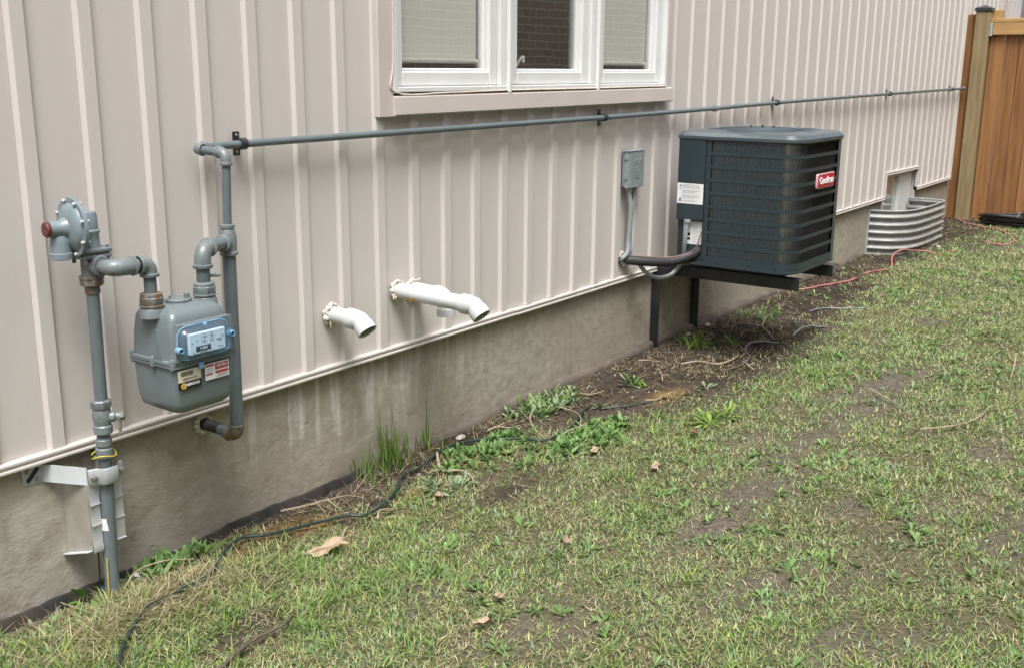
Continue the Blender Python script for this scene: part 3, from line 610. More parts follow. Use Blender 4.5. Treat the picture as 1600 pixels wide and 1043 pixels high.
plant('weed', 'pale leafy weed standing alone on dark soil left of the bracket legs', 'weed', 4.57, -.27, lambda s, x, y: (rosette(s, x, y, 20, .10, .009, 'lobed', WG2+WG, (.2, 1.1)), rosette(s, x+.03, y-.03, 26, .06, .004, 'blade', GREENS[:2]*1.3, (.2, 1.0), spread=.02)))
plant('weed', 'small light green rosette on dark soil right of the tall pale weed', 'weed', 4.72, -.60, lambda s, x, y: rosette(s, x, y, 16, .07, .010, 'round', WG2, (.4, 1.3)))
plant('weed', 'oval leafed weed clump against the wall right of the riser pipe', 'weed', 1.96, -.085, lambda s, x, y: [rosette(s, x+RNG.normal(0, .08), min(-.04, y+RNG.normal(0, .022)), 13, .085, .012, 'lance', WG, (.1, 1.2)) for _ in range(22)])
plant('weed', 'single broad leafed sprout by the wall left of the blue cap', 'weed', 1.655, -.01, lambda s, x, y: (rosette(s, x, y, 5, .075, .020, 'round', [(.09, .20, .03), (.11, .22, .04)], (.2, 1.1), (.2, .6)), rosette(s, x+.05, y-.02, 6, .05, .01, 'round', WG, (.5, 1.3))))
plant('weed', 'trailing small leafed weed by the black strip at far left', 'weed', 1.50, -.06, lambda s, x, y: [rosette(s, x+RNG.normal(0, .05), min(-.03, y+RNG.normal(0, .03)), 8, .035, .006, 'round', WG2, (.2, 1.3)) for _ in range(7)])
plant('weed', 'feathery leafed weed right of the dark cord below the tall grass', 'weed', 2.98, -.36, lambda s, x, y: [rosette(s, x+RNG.normal(0, .04), y+RNG.normal(0, .03), 12, .075, .009, 'lobed', WG2, (.4, 1.3)) for _ in range(5)])
plant('weed', 'dense low weed mat under the straight run of the dark cord', 'weed', 3.33, -.26, lambda s, x, y: [rosette(s, x+RNG.normal(0, .12), y+RNG.normal(0, .05), 14, .055, .009, 'lance', WG, (.2, 1.4)) for _ in range(46)])
plant('weed', 'leafy weed patch against the wall where pale twigs cross', 'weed', 4.0, -.13, lambda s, x, y: [rosette(s, x+RNG.normal(0, .14), min(-.04, y+RNG.normal(0, .05)), 12, .075, .009, 'lobed', WG+WG2, (.2, 1.3)) for _ in range(34)])
plant('weed', 'broad spreading weed patch in front of the crossing twigs', 'weed', 3.72, -.52, lambda s, x, y: [rosette(s, x+RNG.normal(0, .14), y+RNG.normal(0, .07), 12, .065, .011, 'lance', WG, (.3, 1.4)) for _ in range(44)])
plant('weed', 'large dandelion rosette in the middle of the lawn', 'weed', 4.22, -.86, lambda s, x, y: (rosette(s, x, y, 26, .12, .010, 'lobed', GREENS[:2]*1.15, (.5, 1.35)), rosette(s, x+.12, y-.03, 22, .10, .009, 'lobed', GREENS[:2]*1.1, (.5, 1.35))))
plant('weed', 'yellow green weed beside the dry stems near the far bracket arm', 'weed', 6.35, -.22, lambda s, x, y: [rosette(s, x+RNG.normal(0, .12), min(-.05, y+RNG.normal(0, .05)), 12, .07, .006, 'lobed', WG+[(.25, .24, .10)], (.2, 1.3)) for _ in range(14)])
plant('weed', 'dark stem standing against the foundation behind the riser pipe', 'weed stem', 1.715, -.02, lambda s, x, y: rosette(s, x, y, 2, .26, .0030, 'blade', [(.05, .08, .02)], (.0, .05), (.0, .1), .002))

# dead leaves, each its own shape
def dead_leaf(label, x, y, size, rot, m='dead_leaf', fold=.25, lobes=3, up=.012):
    n = 22; vs = []; rr = random.Random(int(x*1000))
    for ring, k in ((0, 0.0), (1, .5), (2, 1.0)):
        for i in range(n):
            a = 2*math.pi*i/n; e = .34+.10*math.cos(a*2)+(.05*math.cos(a*lobes*2+1)+rr.uniform(-.03, .03))*(k > .9)
            r = size*e*1.35*k; px, py = math.cos(a)*r*1.3, math.sin(a)*r*.85
            z = fold*abs(py)*.9+rr.uniform(-.1, .1)*size*.14*(k > .1)+.12*size*math.sin(px/size*5)*k; vs.append((px, py, z))
    fs = [(r*n+i, r*n+(i+1) % n, (r+1)*n+(i+1) % n, (r+1)*n+i) for r in (0, 1) for i in range(n)]
    mb = MB(); mb.add(vs, fs); mb.tube(smooth([(-size*.75, 0, .0), (-size*.35, .004, .006), (0, 0, .003), (size*.45, 0, .006)], 3), [.0014]*10, 5)
    me = mb.mesh('dead_leaf', m, 0); me.shade_smooth(); o = bpy.data.objects.new('dead_leaf', me); o.location = gp(x, y, up); o.rotation_euler = (rr.uniform(-.25, .25), rr.uniform(-.25, .25), rot); link(o); tag(o, label, 'leaf')
dead_leaf('largest tan dead leaf lying on grass below the dark cord', 2.30, -.40, .088, -.55, up=.03, lobes=4)
dead_leaf('small curled pinkish leaf right of the feathery weed', 2.86, -.41, .045, 1.2, fold=.8, up=.018)
dead_leaf('small tan leaf in the grass at bottom centre', 2.37, -1.05, .045, .5, fold=.5, up=.025)
dead_leaf('narrow folded pale leaf lying nearest the bottom edge', 2.21, -1.11, .045, -.4, fold=1.1, up=.022)
dead_leaf('thin upright rolled tan leaf alone in the lawn', 2.79, -1.02, .04, 1.2, fold=1.6, up=.022)
dead_leaf('small reddish brown leaf by the dandelion rosette', 4.03, -.88, .055, .3, 'rust_leaf', .5, up=.02)
dead_leaf('orange brown leaf in the grass just left of the reddish leaf', 3.58, -.93, .040, .1, fold=.4, up=.02)
dead_leaf('tan leaf at the edge of the weeds before the twigs', 3.60, -.64, .05, .2, fold=.3, up=.02)

# twigs and roots
def twig(label, pts, r, m='twig', branches=()):
    mb = MB(); P = smooth([gp(x, y, z+r) for x, y, z in pts], 5); mb.tube(P, [r*(1-.5*i/len(P))*(1+.12*math.sin(i*2.1)) for i in range(len(P))], 6)
    for br in branches: Q = smooth([gp(x, y, z+r) for x, y, z in br], 4); mb.tube(Q, [r*.6*(1-.5*i/len(Q)) for i in range(len(Q))], 5)
    tag(mb.build('twig', m), label, 'twig')
twig('forked pale root crossing under the dark cord near the tall grass', [(3.215, -.115, .012), (3.12, -.20, .02), (3.07, -.258, .012), (3.10, -.33, .018), (3.08, -.40, .014), (3.0, -.475, .006)], .0055, branches=[[(3.07, -.258, .014), (3.02, -.27, .03), (3.0, -.25, .025)]])
twig('dark stick lying in the grass at the bottom left', [(1.63, -.67, .012), (1.70, -.65, .018), (1.80, -.632, .022), (1.88, -.64, .02), (1.97, -.60, .01)], .007, 'dark_twig')
twig('long pale twig arching from the wall over the leafy weeds', [(4.02, -.03, .03), (3.93, -.12, .03), (3.78, -.19, .02), (3.66, -.30, .02), (3.60, -.40, .01)], .005, branches=[[(3.93, -.12, .03), (3.97, -.25, .03), (3.93, -.36, .02), (3.80, -.44, .01)]])
twig('pale twig crossing the end of the dark cord in the weeds', [(3.62, -.44, .02), (3.72, -.44, .03), (3.83, -.44, .03), (3.98, -.43, .01)], .0045, branches=[[(3.7, -.44, .02), (3.8, -.48, .02)]])
twig('pale twig on dark soil left of the small tuft', [(5.05, -.30, .01), (5.12, -.37, .02), (5.16, -.47, .012), (5.32, -.50, .01), (5.42, -.46, .008)], .005)
twig('bleached straight twig on the lawn in front of the unit', [(5.08, -1.30, .02), (4.99, -1.38, .02), (4.88, -1.50, .02)], .0048)
twig('short bleached stick beside the straight twig on the lawn', [(5.30, -1.15, .02), (5.22, -1.20, .02), (5.16, -1.22, .02)], .005)
twig('pale stem standing at the right edge of the lawn', [(6.2, -1.74, .04), (5.95, -1.78, .03), (5.72, -1.81, .015)], .006)
twig('thin curved stalk lying in the grass at the far right', [(4.62, -1.66, .02), (4.75, -1.78, .02), (4.93, -1.83, .02), (5.10, -1.84, .03)], .004)
twig('rootlet with knob on the soil strip above the dark cord', [(2.42, -.05, .02), (2.52, -.10, .025), (2.60, -.10, .02), (2.58, -.17, .01)], .0045, branches=[[(2.6, -.1, .02), (2.68, -.12, .02), (2.72, -.17, .01)]])
twig('pale curved stem arching beside the riser pipe base', [(1.72, -.13, .02), (1.79, -.10, .05), (1.87, -.13, .055), (1.95, -.17, .035)], .0035)
twig('knobbly dry stem under the far end of the near arm', [(6.2, -.30, .03), (6.05, -.34, .02), (5.95, -.42, .02), (5.85, -.5, .01)], .006, branches=[[(6.05, -.34, .02), (6.0, -.28, .03)]])
rnd = random.Random(21)
TW = ((3.62, -.16, 'thin pale stem lying by the foundation before the crossing twigs'), (4.30, -.20, 'bent pale stem on the soil beyond the crossing twigs'), (4.42, -.52, 'short pale stem on the soil before the lone weed'), (4.75, -.33, 'thin stem on dark soil just right of the lone pale weed'),
      (4.95, -.16, 'pale stem by the foundation left of the nearer bracket leg'), (5.20, -.62, 'thin dry stem on the soil edge before the bracket'), (5.62, -.16, 'dry stem lying between the bracket leg and the wall edging'), (5.85, -.33, 'pale dry stem under the middle of the bracket'), (6.62, -.22, 'dry stem by the wall past the far bracket arm'), (2.66, -.34, 'thin pale stem in front of the bend in the dark cord'), (2.42, -.36, 'pair of thin stems beside the largest dead leaf'))
for x, y, lab_ in TW:
    a = rnd.uniform(-.7, .9); L0 = rnd.uniform(.10, .20); P = [(x+t*L0*math.cos(a)+rnd.uniform(-.012, .012), min(-.03, y+t*L0*math.sin(a)+rnd.uniform(-.012, .012)), rnd.uniform(.008, .03)) for t in (-.5, -.2, .15, .5)]
    q = P[1]; twig(lab_, P, rnd.uniform(.0028, .0045), branches=[[q, (q[0]+.03, min(-.03, q[1]-.02), .03), (q[0]+.06, min(-.03, q[1]-.015), .015)]])
for x, y, r_, lab in ((3.43, -.07, .028, 'whitish flat stone by the wall above the cord run'), (9.75, -.42, .03, 'white stone chip at the foot of the corrugated well'), (5.9, .0-.05, .03, 'rounded stone on the foundation strip past the farther leg'), (5.62, -.06, .022, 'small stone at the foot of the farther bracket leg')):
    mb = MB(); P = [(-1, .35), (-.6, .8), (0, 1), (.6, .75), (1, .3)]; mb.lathe((0, 0, 0), (1, .2, .1), [(t*r_, q*r_*.62) for t, q in P], 9); v = [(a+random.uniform(-.15, .15)*r_, b_+random.uniform(-.15, .15)*r_, c_*.7) for a, b_, c_ in mb.v]; mb.v = v
    o = mb.build('stone', 'stone', None, 50); o.location = gp(x, y, r_*.35); tag(o, lab, 'stone')

# foundation edge strip: black membrane at the near end, dusty further on
def strip(name, x0, x1, r0, z0, m, label):
    P = []; rr = []; x = x0; rnd = random.Random(3)
    while x < x1:
        P.append(Vector((x, -.002-.004*math.sin(x*9)+rnd.uniform(-.004, .004), float(gz(x, -.02))+z0+.006*math.sin(x*5)+rnd.uniform(-.003, .003)))); rr.append(r0*(1+.14*math.sin(x*3.3)+rnd.uniform(-.12, .12))); x += .07
    P.append(Vector((x1, 0, float(gz(x1, -.02))+z0))); rr.append(r0)
    o = MB().tube(smooth(P, 2), [rr[min(i//2, len(rr)-1)] for i in range(2*(len(P)-1)+1)], 14, flat=1.25).build(name, m); tag(o, label, 'edging')
M['membrane'] = mat('black_membrane', (.018, .018, .02), .5, col2=(.05, .042, .036), nscale=9, bump=.5, bscale=40)
M['dusty'] = mat('dusty_membrane', (.125, .105, .085), .85, col2=(.075, .06, .047), nscale=7, bump=.6, bscale=60)
mb = MB(); rnd = random.Random(4); n_ = 0; vs = []; fs = []
for i, x in enumerate(np.arange(.6, 2.9, .03)):
    yy = -.012-.007*math.sin(x*13)-.004*math.sin(x*41); zt_ = float(gz(x, -.02))+.030+.010*math.sin(x*3.1)+.026*max(0, min(1, (1.85-x)/.25))+rnd.uniform(-.004, .004); zt_ *= 1
    vs += [(x, yy-.014, zt_-.10), (x, yy-.004, zt_-.006), (x, yy, zt_), (x, yy+.006, zt_), (x, .011, zt_-.012), (x, .011, zt_-.10)]
    if i: fs += [(6*(i-1)+k, 6*(i-1)+k+1, 6*i+k+1, 6*i+k) for k in range(5)]
tag(mb.add(vs, fs).build('foundation_edging', 'membrane', None, 40), 'black membrane edging along the near end of the foundation', 'edging')
strip('foundation_edging', 3.15, 8.95, .027, .008, 'dusty', 'dusty gray brown edging along the foundation past the tall grass')

# ------------------------------------------------------------------ gas service
def hexnut(mb, c, ax, r, h, bead=True):
    c = Vector(c); ax = Vector(ax).normalized(); mb.lathe(c, ax, [(0, r*.94), (.003, r), (h-.003, r), (h, r*.9)], 8)
    if bead: mb.lathe(c-ax*.006, ax, [(0, r*.88), (.002, r*1.03), (.006, r*1.03), (.0075, r*.9)], 20)
RX, RY = 1.70, -.135
g = thing('gas_riser', 'gray gas riser pipe rising from the soil at far left', 'gas pipe', (RX, RY, 0))
def L_(x, y, z): return (x-RX, y-RY, z)
MB().tube([L_(1.694, -.113, -.06), L_(1.695, -.117, .2), L_(1.697, -.128, .44)], .0205, 24).build('riser_sleeve', 'riser', g)
MB().tube([L_(1.697, -.128, .44), L_(1.699, -.131, .545)], .0195, 20).build('pipe', 'gray_paint', g)
mb = MB(); mb.lathe(L_(1.697, -.129, .478), (.01, 0, 1), [(0, .022), (.003, .024), (.03, .024), (.033, .0205)], 22); mb.lathe(L_(1.698, -.130, .515), (.01, 0, 1), [(0, .020), (.003, .0225), (.02, .0225), (.023, .0205)], 22); mb.build('coupling', 'gray_fit', g)
# valve
mb = MB(); o3 = L_(1.699, -.131, .552)
mb.lathe(o3, (0, 0, 1), [(0, .022), (.004, .0265), (.024, .0265), (.028, .023), (.04, .025), (.055, .0275), (.07, .025), (.078, .023)], 20); hexnut(mb, Vector(o3)+Vector((0, 0, .078)), (0, 0, 1), .029, .024, False)
mb.lathe(Vector(o3)+Vector((.0, -.005, .05)), (.75, -.55, 0), [(0, .016), (.03, .016), (.034, .011), (.046, .011)], 14); mb.build('valve_body', 'gray_fit', g)
hd = Vector(o3)+Vector((.75, -.55, 0)).normalized()*.044+Vector((0, -.004, .05)); mb = MB(); mb.lathe(hd-Vector((0, 0, .001)), (.75, -.55, 0), [(0, .013), (.012, .013), (.014, .009)], 6)
mb.tube([hd+Vector((-.004, -.006, .0)), hd+Vector((-.006, -.010, -.022)), hd+Vector((-.010, -.012, -.042))], [.008, .0075, .0055], 8, flat=.6); mb.tube([hd+Vector((.0, .0, .0)), hd+Vector((.012, -.004, .008))], [.009, .006], 8); mb.build('valve_handle', 'rusty_fit', g)
MB().tube([L_(1.700, -.132, .648), L_(1.7025, -.134, .968)], .0178, 24).build('pipe', 'gray_paint', g)
MB().lathe(L_(1.7025, -.134, .960), (0, 0, 1), [(0, .0195), (.003, .021), (.024, .021), (.026, .018)], 20).build('rusty_coupling', 'rusty_fit', g)
mb = MB(); mb.lathe(L_(1.7025, -.134, .982), (0, 0, 1), [(0, .026), (.004, .0325), (.022, .0325), (.026, .029)], 8); mb.lathe(L_(1.7025, -.134, 1.003), (0, 0, 1), [(0, .029), (.002, .0335), (.008, .0335), (.010, .027)], 22); mb.build('union_nut', 'rusty_fit', g)
mb = MB(); mb.lathe(L_(1.7025, -.134, 1.009), (0, 0, 1), [(0, .0265), (.012, .0262), (.035, .0262), (.046, .0255), (.052, .027), (.056, .027)], 22)
mb.tube([L_(1.703, -.134, 1.042), L_(1.707, -.176, 1.041)], .0245, 20); mb.lathe(L_(1.706, -.165, 1.0415), (.1, -.99, 0), [(0, .0265), (.003, .030), (.013, .030), (.016, .026)], 22); mb.build('tee', 'gray_fit', g)
# bend, nipple and elbow over the meter inlet
IX, IY, OX, OY = 1.825, -.225, 2.010, -.225
mb = MB(); P = smooth([L_(1.706, -.170, 1.041), L_(1.709, -.198, 1.040), L_(1.722, -.219, 1.039), L_(1.742, -.2245, 1.0385), L_(1.770, -.225, 1.038)], 5); mb.tube(P, [.0175+.006*min(1, i/8) for i in range(len(P))], 22)
mb.lathe(L_(1.766, -.225, 1.038), (1, 0, 0), [(0, .0245), (.002, .0275), (.010, .0275), (.012, .025)], 22); mb.build('street_elbow', 'gray_fit', g)
MB().tube([L_(1.775, -.225, 1.038), L_(1.797, -.225, 1.038)], .0172, 20).build('rusty_nipple', 'rusty_fit', g)
mb = MB(); elbow(mb, L_(1.789, -.225, 1.038), L_(IX, IY, 1.038), L_(IX, IY, 1.000), .0225, 1.2, .011); mb.build('elbow', 'gray_fit', g)
MB().tube([L_(IX, IY, 1.002), L_(IX, IY, .945)], .0178, 22).build('nipple', 'gray_paint', g)

# regulator on top
g = thing('gas_regulator', 'gray disc shaped gas regulator with a red cap at far left', 'gas regulator', (1.70, -.135, 1.060))
def L_(x, y, z): return (x-1.70, y+.135, z-1.105)
mb = MB(); mb.box(*[a for p in zip(L_(1.662, -.172, 1.106), L_(1.748, -.100, 1.119)) for a in p], .004); mb.box(*[a for p in zip(L_(1.660, -.174, 1.1215), L_(1.750, -.098, 1.135)) for a in p], .004)
for sx in (-.034, .034):
    for sy in (-.028, .028): mb.lathe((sx+.005, sy, -.012), (0, 0, 1), [(0, .006), (.048, .006)], 6)
mb.build('flange', 'gray_fit', g)
mb = MB(); mb.lathe(L_(1.708, -.135, 1.134), (0, 0, 1), [(0, .027), (.010, .025), (.038, .0245), (.043, .027), (.047, .027), (.051, .0235), (.088, .0225), (.098, .019), (.100, .012)], 22); mb.build('valve_body', 'reg', g)
AX = Vector((-.985, .10, 0)).normalized(); dc = Vector(L_(1.657, -.138, 1.196)); Rr = .080
mb = MB(); mb.lathe(dc, AX, [(-.030, .022), (-.022, .046), (-.014, .060), (-.005, .064), (-.005, Rr), (.005, Rr), (.005, .066), (.010, .063), (.016, .055), (.021, .042), (.024, .026), (.026, .01)], 36); mb.build('diaphragm_case', 'reg', g)
b1 = AX.orthogonal().normalized(); b2 = AX.cross(b1)
for k in range(8): a = k*math.pi/4+.3; MB().lathe(dc+b1*math.cos(a)*(Rr-.006)+b2*math.sin(a)*(Rr-.006)-AX*.011, AX, [(0, .0055), (.022, .0055), (.024, .004)], 6).build('case_bolt', 'galv', g)
bc = dc+Vector((0, 0, .0)); mb = MB(); mb.lathe(bc+AX*.030, AX, [(-.010, .030), (0, .026), (.008, .0215), (.036, .0205), (.038, .019)], 24); mb.build('spring_barrel', 'reg', g)
MB().lathe(bc+AX*.066, AX, [(0, .0200), (.002, .0212), (.009, .0212), (.012, .019), (.013, .004)], 24).build('red_cap', 'red_cap', g)
vc = Vector(L_(1.622, -.128, 1.112)); mb = MB(); mb.lathe(vc, (0, 0, 1), [(0, .0275), (.002, .0305), (.017, .0305), (.019, .028), (.045, .0262), (.062, .024), (.070, .018), (.073, .006)], 26); mb.tube([vc+Vector((0, 0, .045)), vc+Vector((.030, -.004, .055))], [.0245, .024], 16); mb.build('vent_cup', 'reg', g)

# meter
MX_, MY_ = 1.925, -.222
g = thing('gas_meter', 'gray box shaped gas meter with a blue windowed dial', 'gas meter', (MX_, MY_, .625))
def rrect(x0, x1, y0, y1, r, n=5):
    o = []
    for cx, cy, a in ((x1-r, y1-r, 0), (x0+r, y1-r, 90), (x0+r, y0+r, 180), (x1-r, y0+r, 270)):
        for i in range(n+1): t = R(a+90*i/n); o.append((cx+r*math.cos(t), cy+r*math.sin(t)))
    return o
def loft(mb, secs, cap=True):
    n = len(secs[0][1]); vs = []; fs = []
    for z, poly in secs: vs += [(x-MX_, y-MY_, z-.625) for x, y in poly]
    for k in range(len(secs)-1):
        for i in range(n): j = (i+1) % n; fs.append((k*n+i, k*n+j, (k+1)*n+j, (k+1)*n+i))
    if cap: fs.append(tuple(range(n))[::-1]); fs.append(tuple((len(secs)-1)*n+i for i in range(n)))
    mb.add(vs, fs)
mb = MB(); loft(mb, [(.606, rrect(1.848, 1.986, -.288, -.170, .02)), (.610, rrect(1.832, 2.002, -.305, -.154, .022)), (.620, rrect(1.820, 2.013, -.317, -.142, .022)), (.640, rrect(1.815, 2.018, -.321, -.138, .020)), (.68, rrect(1.813, 2.020, -.323, -.135, .017)), (.7525, rrect(1.811, 2.022, -.325, -.132, .015))]); mb.build('lower_case', 'meter', g, 40)
mb = MB(); loft(mb, [(.7500, rrect(1.804, 2.029, -.333, -.124, .018)), (.7585, rrect(1.804, 2.029, -.333, -.124, .018))]); loft(mb, [(.760, rrect(1.802, 2.031, -.335, -.122, .019)), (.768, rrect(1.802, 2.031, -.335, -.122, .019)), (.7705, rrect(1.806, 2.027, -.331, -.126, .017))]); mb.build('flange', 'meter', g, 40)
mb = MB(); loft(mb, [(.770, rrect(1.811, 2.022, -.325, -.132, .016)), (.84, rrect(1.815, 2.018, -.320, -.136, .017)), (.880, rrect(1.819, 2.014, -.315, -.140, .019)), (.894, rrect(1.824, 2.009, -.310, -.145, .020)), (.904, rrect(1.832, 2.001, -.300, -.154, .020)), (.911, rrect(1.846, 1.987, -.285, -.168, .018)), (.914, rrect(1.87, 1.965, -.262, -.190, .015))])
mb.build('upper_case', 'meter', g, 40)
mb = MB()   # side ribs, index boss, inlet humps
def lb(x, y, z): return (x-MX_, y-MY_, z-.625)
mb.prism([(-.285, .770), (-.250, .770), (-.264, .858)], 1.8035, 1.818, lambda a, b, c: lb(c, a, b))
mb.prism([(1.808, .770), (2.020, .770), (2.012, .872), (1.826, .872)], -.338, -.315, lambda a, b, c: lb(a, c, b))
for x in (IX, OX): mb.lathe(lb(x, IY, .885), (0, 0, 1), [(0, .038), (.02, .035), (.029, .030), (.034, .026)], 22)
mb.build('case_bosses', 'meter', g, 40)
for (x, y) in ((1.809, -.320), (1.803, -.240), (1.809, -.140), (2.026, -.320), (1.92, -.126), (2.03, -.22)):
    MB().lathe(lb(x, y, .744), (0, 0, 1), [(0, .004), (.004, .0075), (.026, .009), (.033, .007), (.036, .002)], 12).build('flange_bolt', 'meter', g)
mb = MB(); mb.lathe(lb(1.918, -.222, .9130), (0, 0, 1), [(0, .036), (.003, .0375), (.007, .0375), (.010, .034)], 28); mb.lathe(lb(1.938, -.235, .923), (0, 0, 1), [(0, .0085), (.012, .0085), (.013, .006)], 12); mb.lathe(lb(1.898, -.210, .923), (0, 0, 1), [(0, .004), (.008, .004)], 6); mb.build('top_plate', 'meter', g)
for x, z in ((IX, .912), (OX, .914)):
    mb = MB(); hexnut(mb, lb(x, IY, z+.008), (0, 0, 1), .0335, .024); mb.lathe(lb(x, IY, z+.03), (0, 0, 1), [(0, .030), (.004, .031), (.010, .030), (.013, .022)], 22); mb.build('union_nut', 'rusty_fit' if x == IX else 'gray_fit', g)
# index: plate, digits, dials, blue clear cover
IXC, IZ = 1.948, .822; yp = -.330
_lb = lb; SH = 1
def lb(x, y, z): return _lb(1.846+(x-1.880)*.926, y-.024, .786+(z-.790)*1.08) if SH else _lb(x-.018, y-.0225, z)
mb = MB(); mb.box(*[a for p in zip(lb(1.880, yp-.001, .790), lb(2.016, yp+.012, .846)) for a in p], .002); idx = mb.build('index_plate', 'white_print', g)
F = (R(90), 0, 0)
def lab(mb, x0, x1, z0, z1, y, th=.0006): mb.box(*[a for p in zip(lb(x0, y-th, z0), lb(x1, y, z1)) for a in p]); return mb
lab(MB(), 1.902, 1.958, .797, .811, yp-.0012).build('counter_window', 'black_print', idx)
def T_(txt, size, m, x, z, y, par, **k): return put_text(txt, size, m, lb(x, y, z), F, par, **k)
T_('11841', .0115, 'white_print', 1.930, .804, yp-.0026, idx, bold=.0001)
for x in (1.935, 1.963):
    mb = MB(); c = Vector(lb(x, yp-.0014, .832)); n_ = 20
    for r0, r1 in ((.0095, .0102),):
        vs = []; 
        for i in range(n_): a = 2*math.pi*i/n_; vs += [c+Vector((r0*math.cos(a), 0, r0*math.sin(a))), c+Vector((r1*math.cos(a), 0, r1*math.sin(a)))]
        mb.add(vs, [(2*i, 2*i+1, (2*i+3) % (2*n_), (2*i+2) % (2*n_)) for i in range(n_)])
    a = .6 if x < 1.95 else 2.0; mb.add([c+Vector((math.cos(a)*.008, -.0004, math.sin(a)*.008)), c+Vector((math.cos(a+2.2)*.004, -.0004, math.sin(a+2.2)*.004)), c+Vector((math.cos(a-2.2)*.004, -.0004, math.sin(a-2.2)*.004))], [(0, 1, 2)])
    mb.build('dial', 'black_print', idx, 0)
mb = MB()
for (x, z) in ((1.905, .842), (2.0, .842), (1.889, .822), (1.908, .826), (2.002, .828), (2.008, .824), (2.004, .797), (1.895, .795)): mb.lathe(lb(x, yp-.0012, z), (0, -1, 0), [(0, .0017), (.001, .0017)], 8)
for (x, z, w_) in ((1.935, .8195, .016), (1.963, .8195, .014), (1.992, .819, .022), (1.992, .815, .016), (1.992, .7985, .012), (1.93, .7925, .028)): lab(mb, x-w_/2, x+w_/2, z, z+.0013, yp-.0012)
mb.build('plate_print', 'ink', idx, 0)
mb = MB()   # clear cover: frustum shell with rounded outline
outer = [(1.846, .800), (1.858, .782), (1.880, .777), (2.022, .777), (2.040, .786), (2.044, .806), (2.040, .840), (2.028, .860), (2.012, .867), (1.880, .867), (1.860, .862), (1.848, .848)]
inner = [(1.868, .796), (1.875, .789), (1.886, .786), (2.012, .786), (2.024, .790), (2.028, .800), (2.026, .834), (2.018, .846), (2.008, .850), (1.888, .850), (1.876, .846), (1.869, .838)]
n_ = len(outer); vs = [lb(x, -.312, z) for x, z in outer]+[lb(x, -.318, z) for x, z in outer]+[lb(x, -.345, z) for x, z in inner]
mb.add(vs, [(i, (i+1) % n_, n_+(i+1) % n_, n_+i) for i in range(n_)]+[(n_+i, n_+(i+1) % n_, 2*n_+(i+1) % n_, 2*n_+i) for i in range(n_)]+[tuple(2*n_+i for i in range(n_))]); mb.build('clear_cover', 'blue_clear', g, 60)
M['blue_trim'] = mat('blue_translucent_edge', (.13, .27, .42), .2, col2=(.20, .36, .50), nscale=30)
mb = MB(); mb.tube([lb(x, -.317, z) for x, z in outer+outer[:1]], .0022, 8)
for x, z in ((1.849, .808), (2.046, .822)): mb.lathe(lb(x, -.314, z), (0, -1, 0), [(0, .0105), (.016, .010), (.018, .007), (.006, .006)], 16, False)
mb.lathe(lb(1.950, -.318, .862), (0, -1, 0), [(0, .007), (.008, .006), (.009, .003)], 12); mb.build('cover_rim', 'blue_trim', g)
mb = MB(); mb.box(*[a for p in zip(lb(1.925, -.316, .744), lb(1.942, -.307, .762)) for a in p], .002); mb.build('seal_tab', 'blue_trim', g)
SH = 0
# labels
yl = -.3055
def tilt_label(name, m, x0, x1, z0, z1, par, y=yl, dy=.0): return lab(MB(), x0, x1, z0, z1, y+dy, .0008).build(name, m, par)
l1 = tilt_label('bar_code_label', 'cream_label', 1.836, 1.915, .708, .742, g, -.3068)
mb = MB(); x = 1.846; rnd = random.Random(2)
while x < 1.888: w_ = rnd.uniform(.0006, .0016); lab(mb, x, x+w_, .7245, .738, -.3077, .0003); x += w_+rnd.uniform(.0006, .0014)
mb.build('bar_code', 'black_print', l1, 0)
T_('00084199 CM', .0085, 'ink', 1.876, .7155, -.3082, l1)
l2 = tilt_label('brand_label', 'black_print', 1.836, 1.915, .686, .7075, g, -.3066)
T_('ENBRIDGE', .0115, 'white_print', 1.882, .6975, -.3078, l2, bold=.0002)
T_('@', .0185, 'yellow_print', 1.853, .697, -.3078, l2, bold=.0004)
l3 = tilt_label('red_warning_label', 'paper', 1.930, 2.016, .694, .742, g, -.3068)
mb = MB()
for x0, x1, z0, z1 in ((1.966, 2.013, .720, .739), (1.932, 1.962, .733, .739), (1.932, 1.956, .708, .713), (1.966, 2.013, .708, .716)): lab(mb, x0, x1, z0, z1, -.3077, .0003)
mb.build('red_panel', 'red_print', l3, 0)
T_('METER', .0125, 'paper', 1.990, .730, -.3084, l3)
mb = MB()
for k in range(3): lab(mb, 1.934, 1.958, .7165+k*.005, .7178+k*.005, -.3077, .0003); lab(mb, 1.968+.004*k, 2.010, .698+k*.003, .699+k*.003, -.3077, .0003)
mb.build('fine_print', 'ink', l3, 0)

# house-side piping
g = thing('gas_outlet_pipe', 'gray gas pipe dropping right of the meter and elbowing into the wall', 'gas pipe', (2.165, -.16, .44))
def L_(x, y, z): return (x-2.165, y+.16, z-.44)
mb = MB(); mb.lathe(L_(OX, OY, .950), (0, 0, 1), [(0, .0195), (.002, .0205), (.050, .0205), (.056, .020)], 22); mb.build('nipple', 'gray_paint', g)
MB().lathe(L_(OX+.018, OY-.005, .972), (1, -.25, 0), [(0, .0045), (.018, .0045), (.018, .006), (.032, .006)], 10).build('test_port', 'gray_fit', g)
DX, DY = 2.163, -.16; ez = 1.054; d = Vector((DX-OX, DY-OY, -.004)).normalized()
mb = MB(); elbow(mb, L_(OX, OY, .998), L_(OX, OY, ez), Vector(L_(OX, OY, ez))+d*.046, .0245, 1.2, .012); mb.build('elbow', 'gray_fit', g)
MB().tube([Vector(L_(OX, OY, ez))+d*.04, L_(DX, DY, ez-.004)], .0195, 22).build('cross_pipe', 'gray_paint', g)
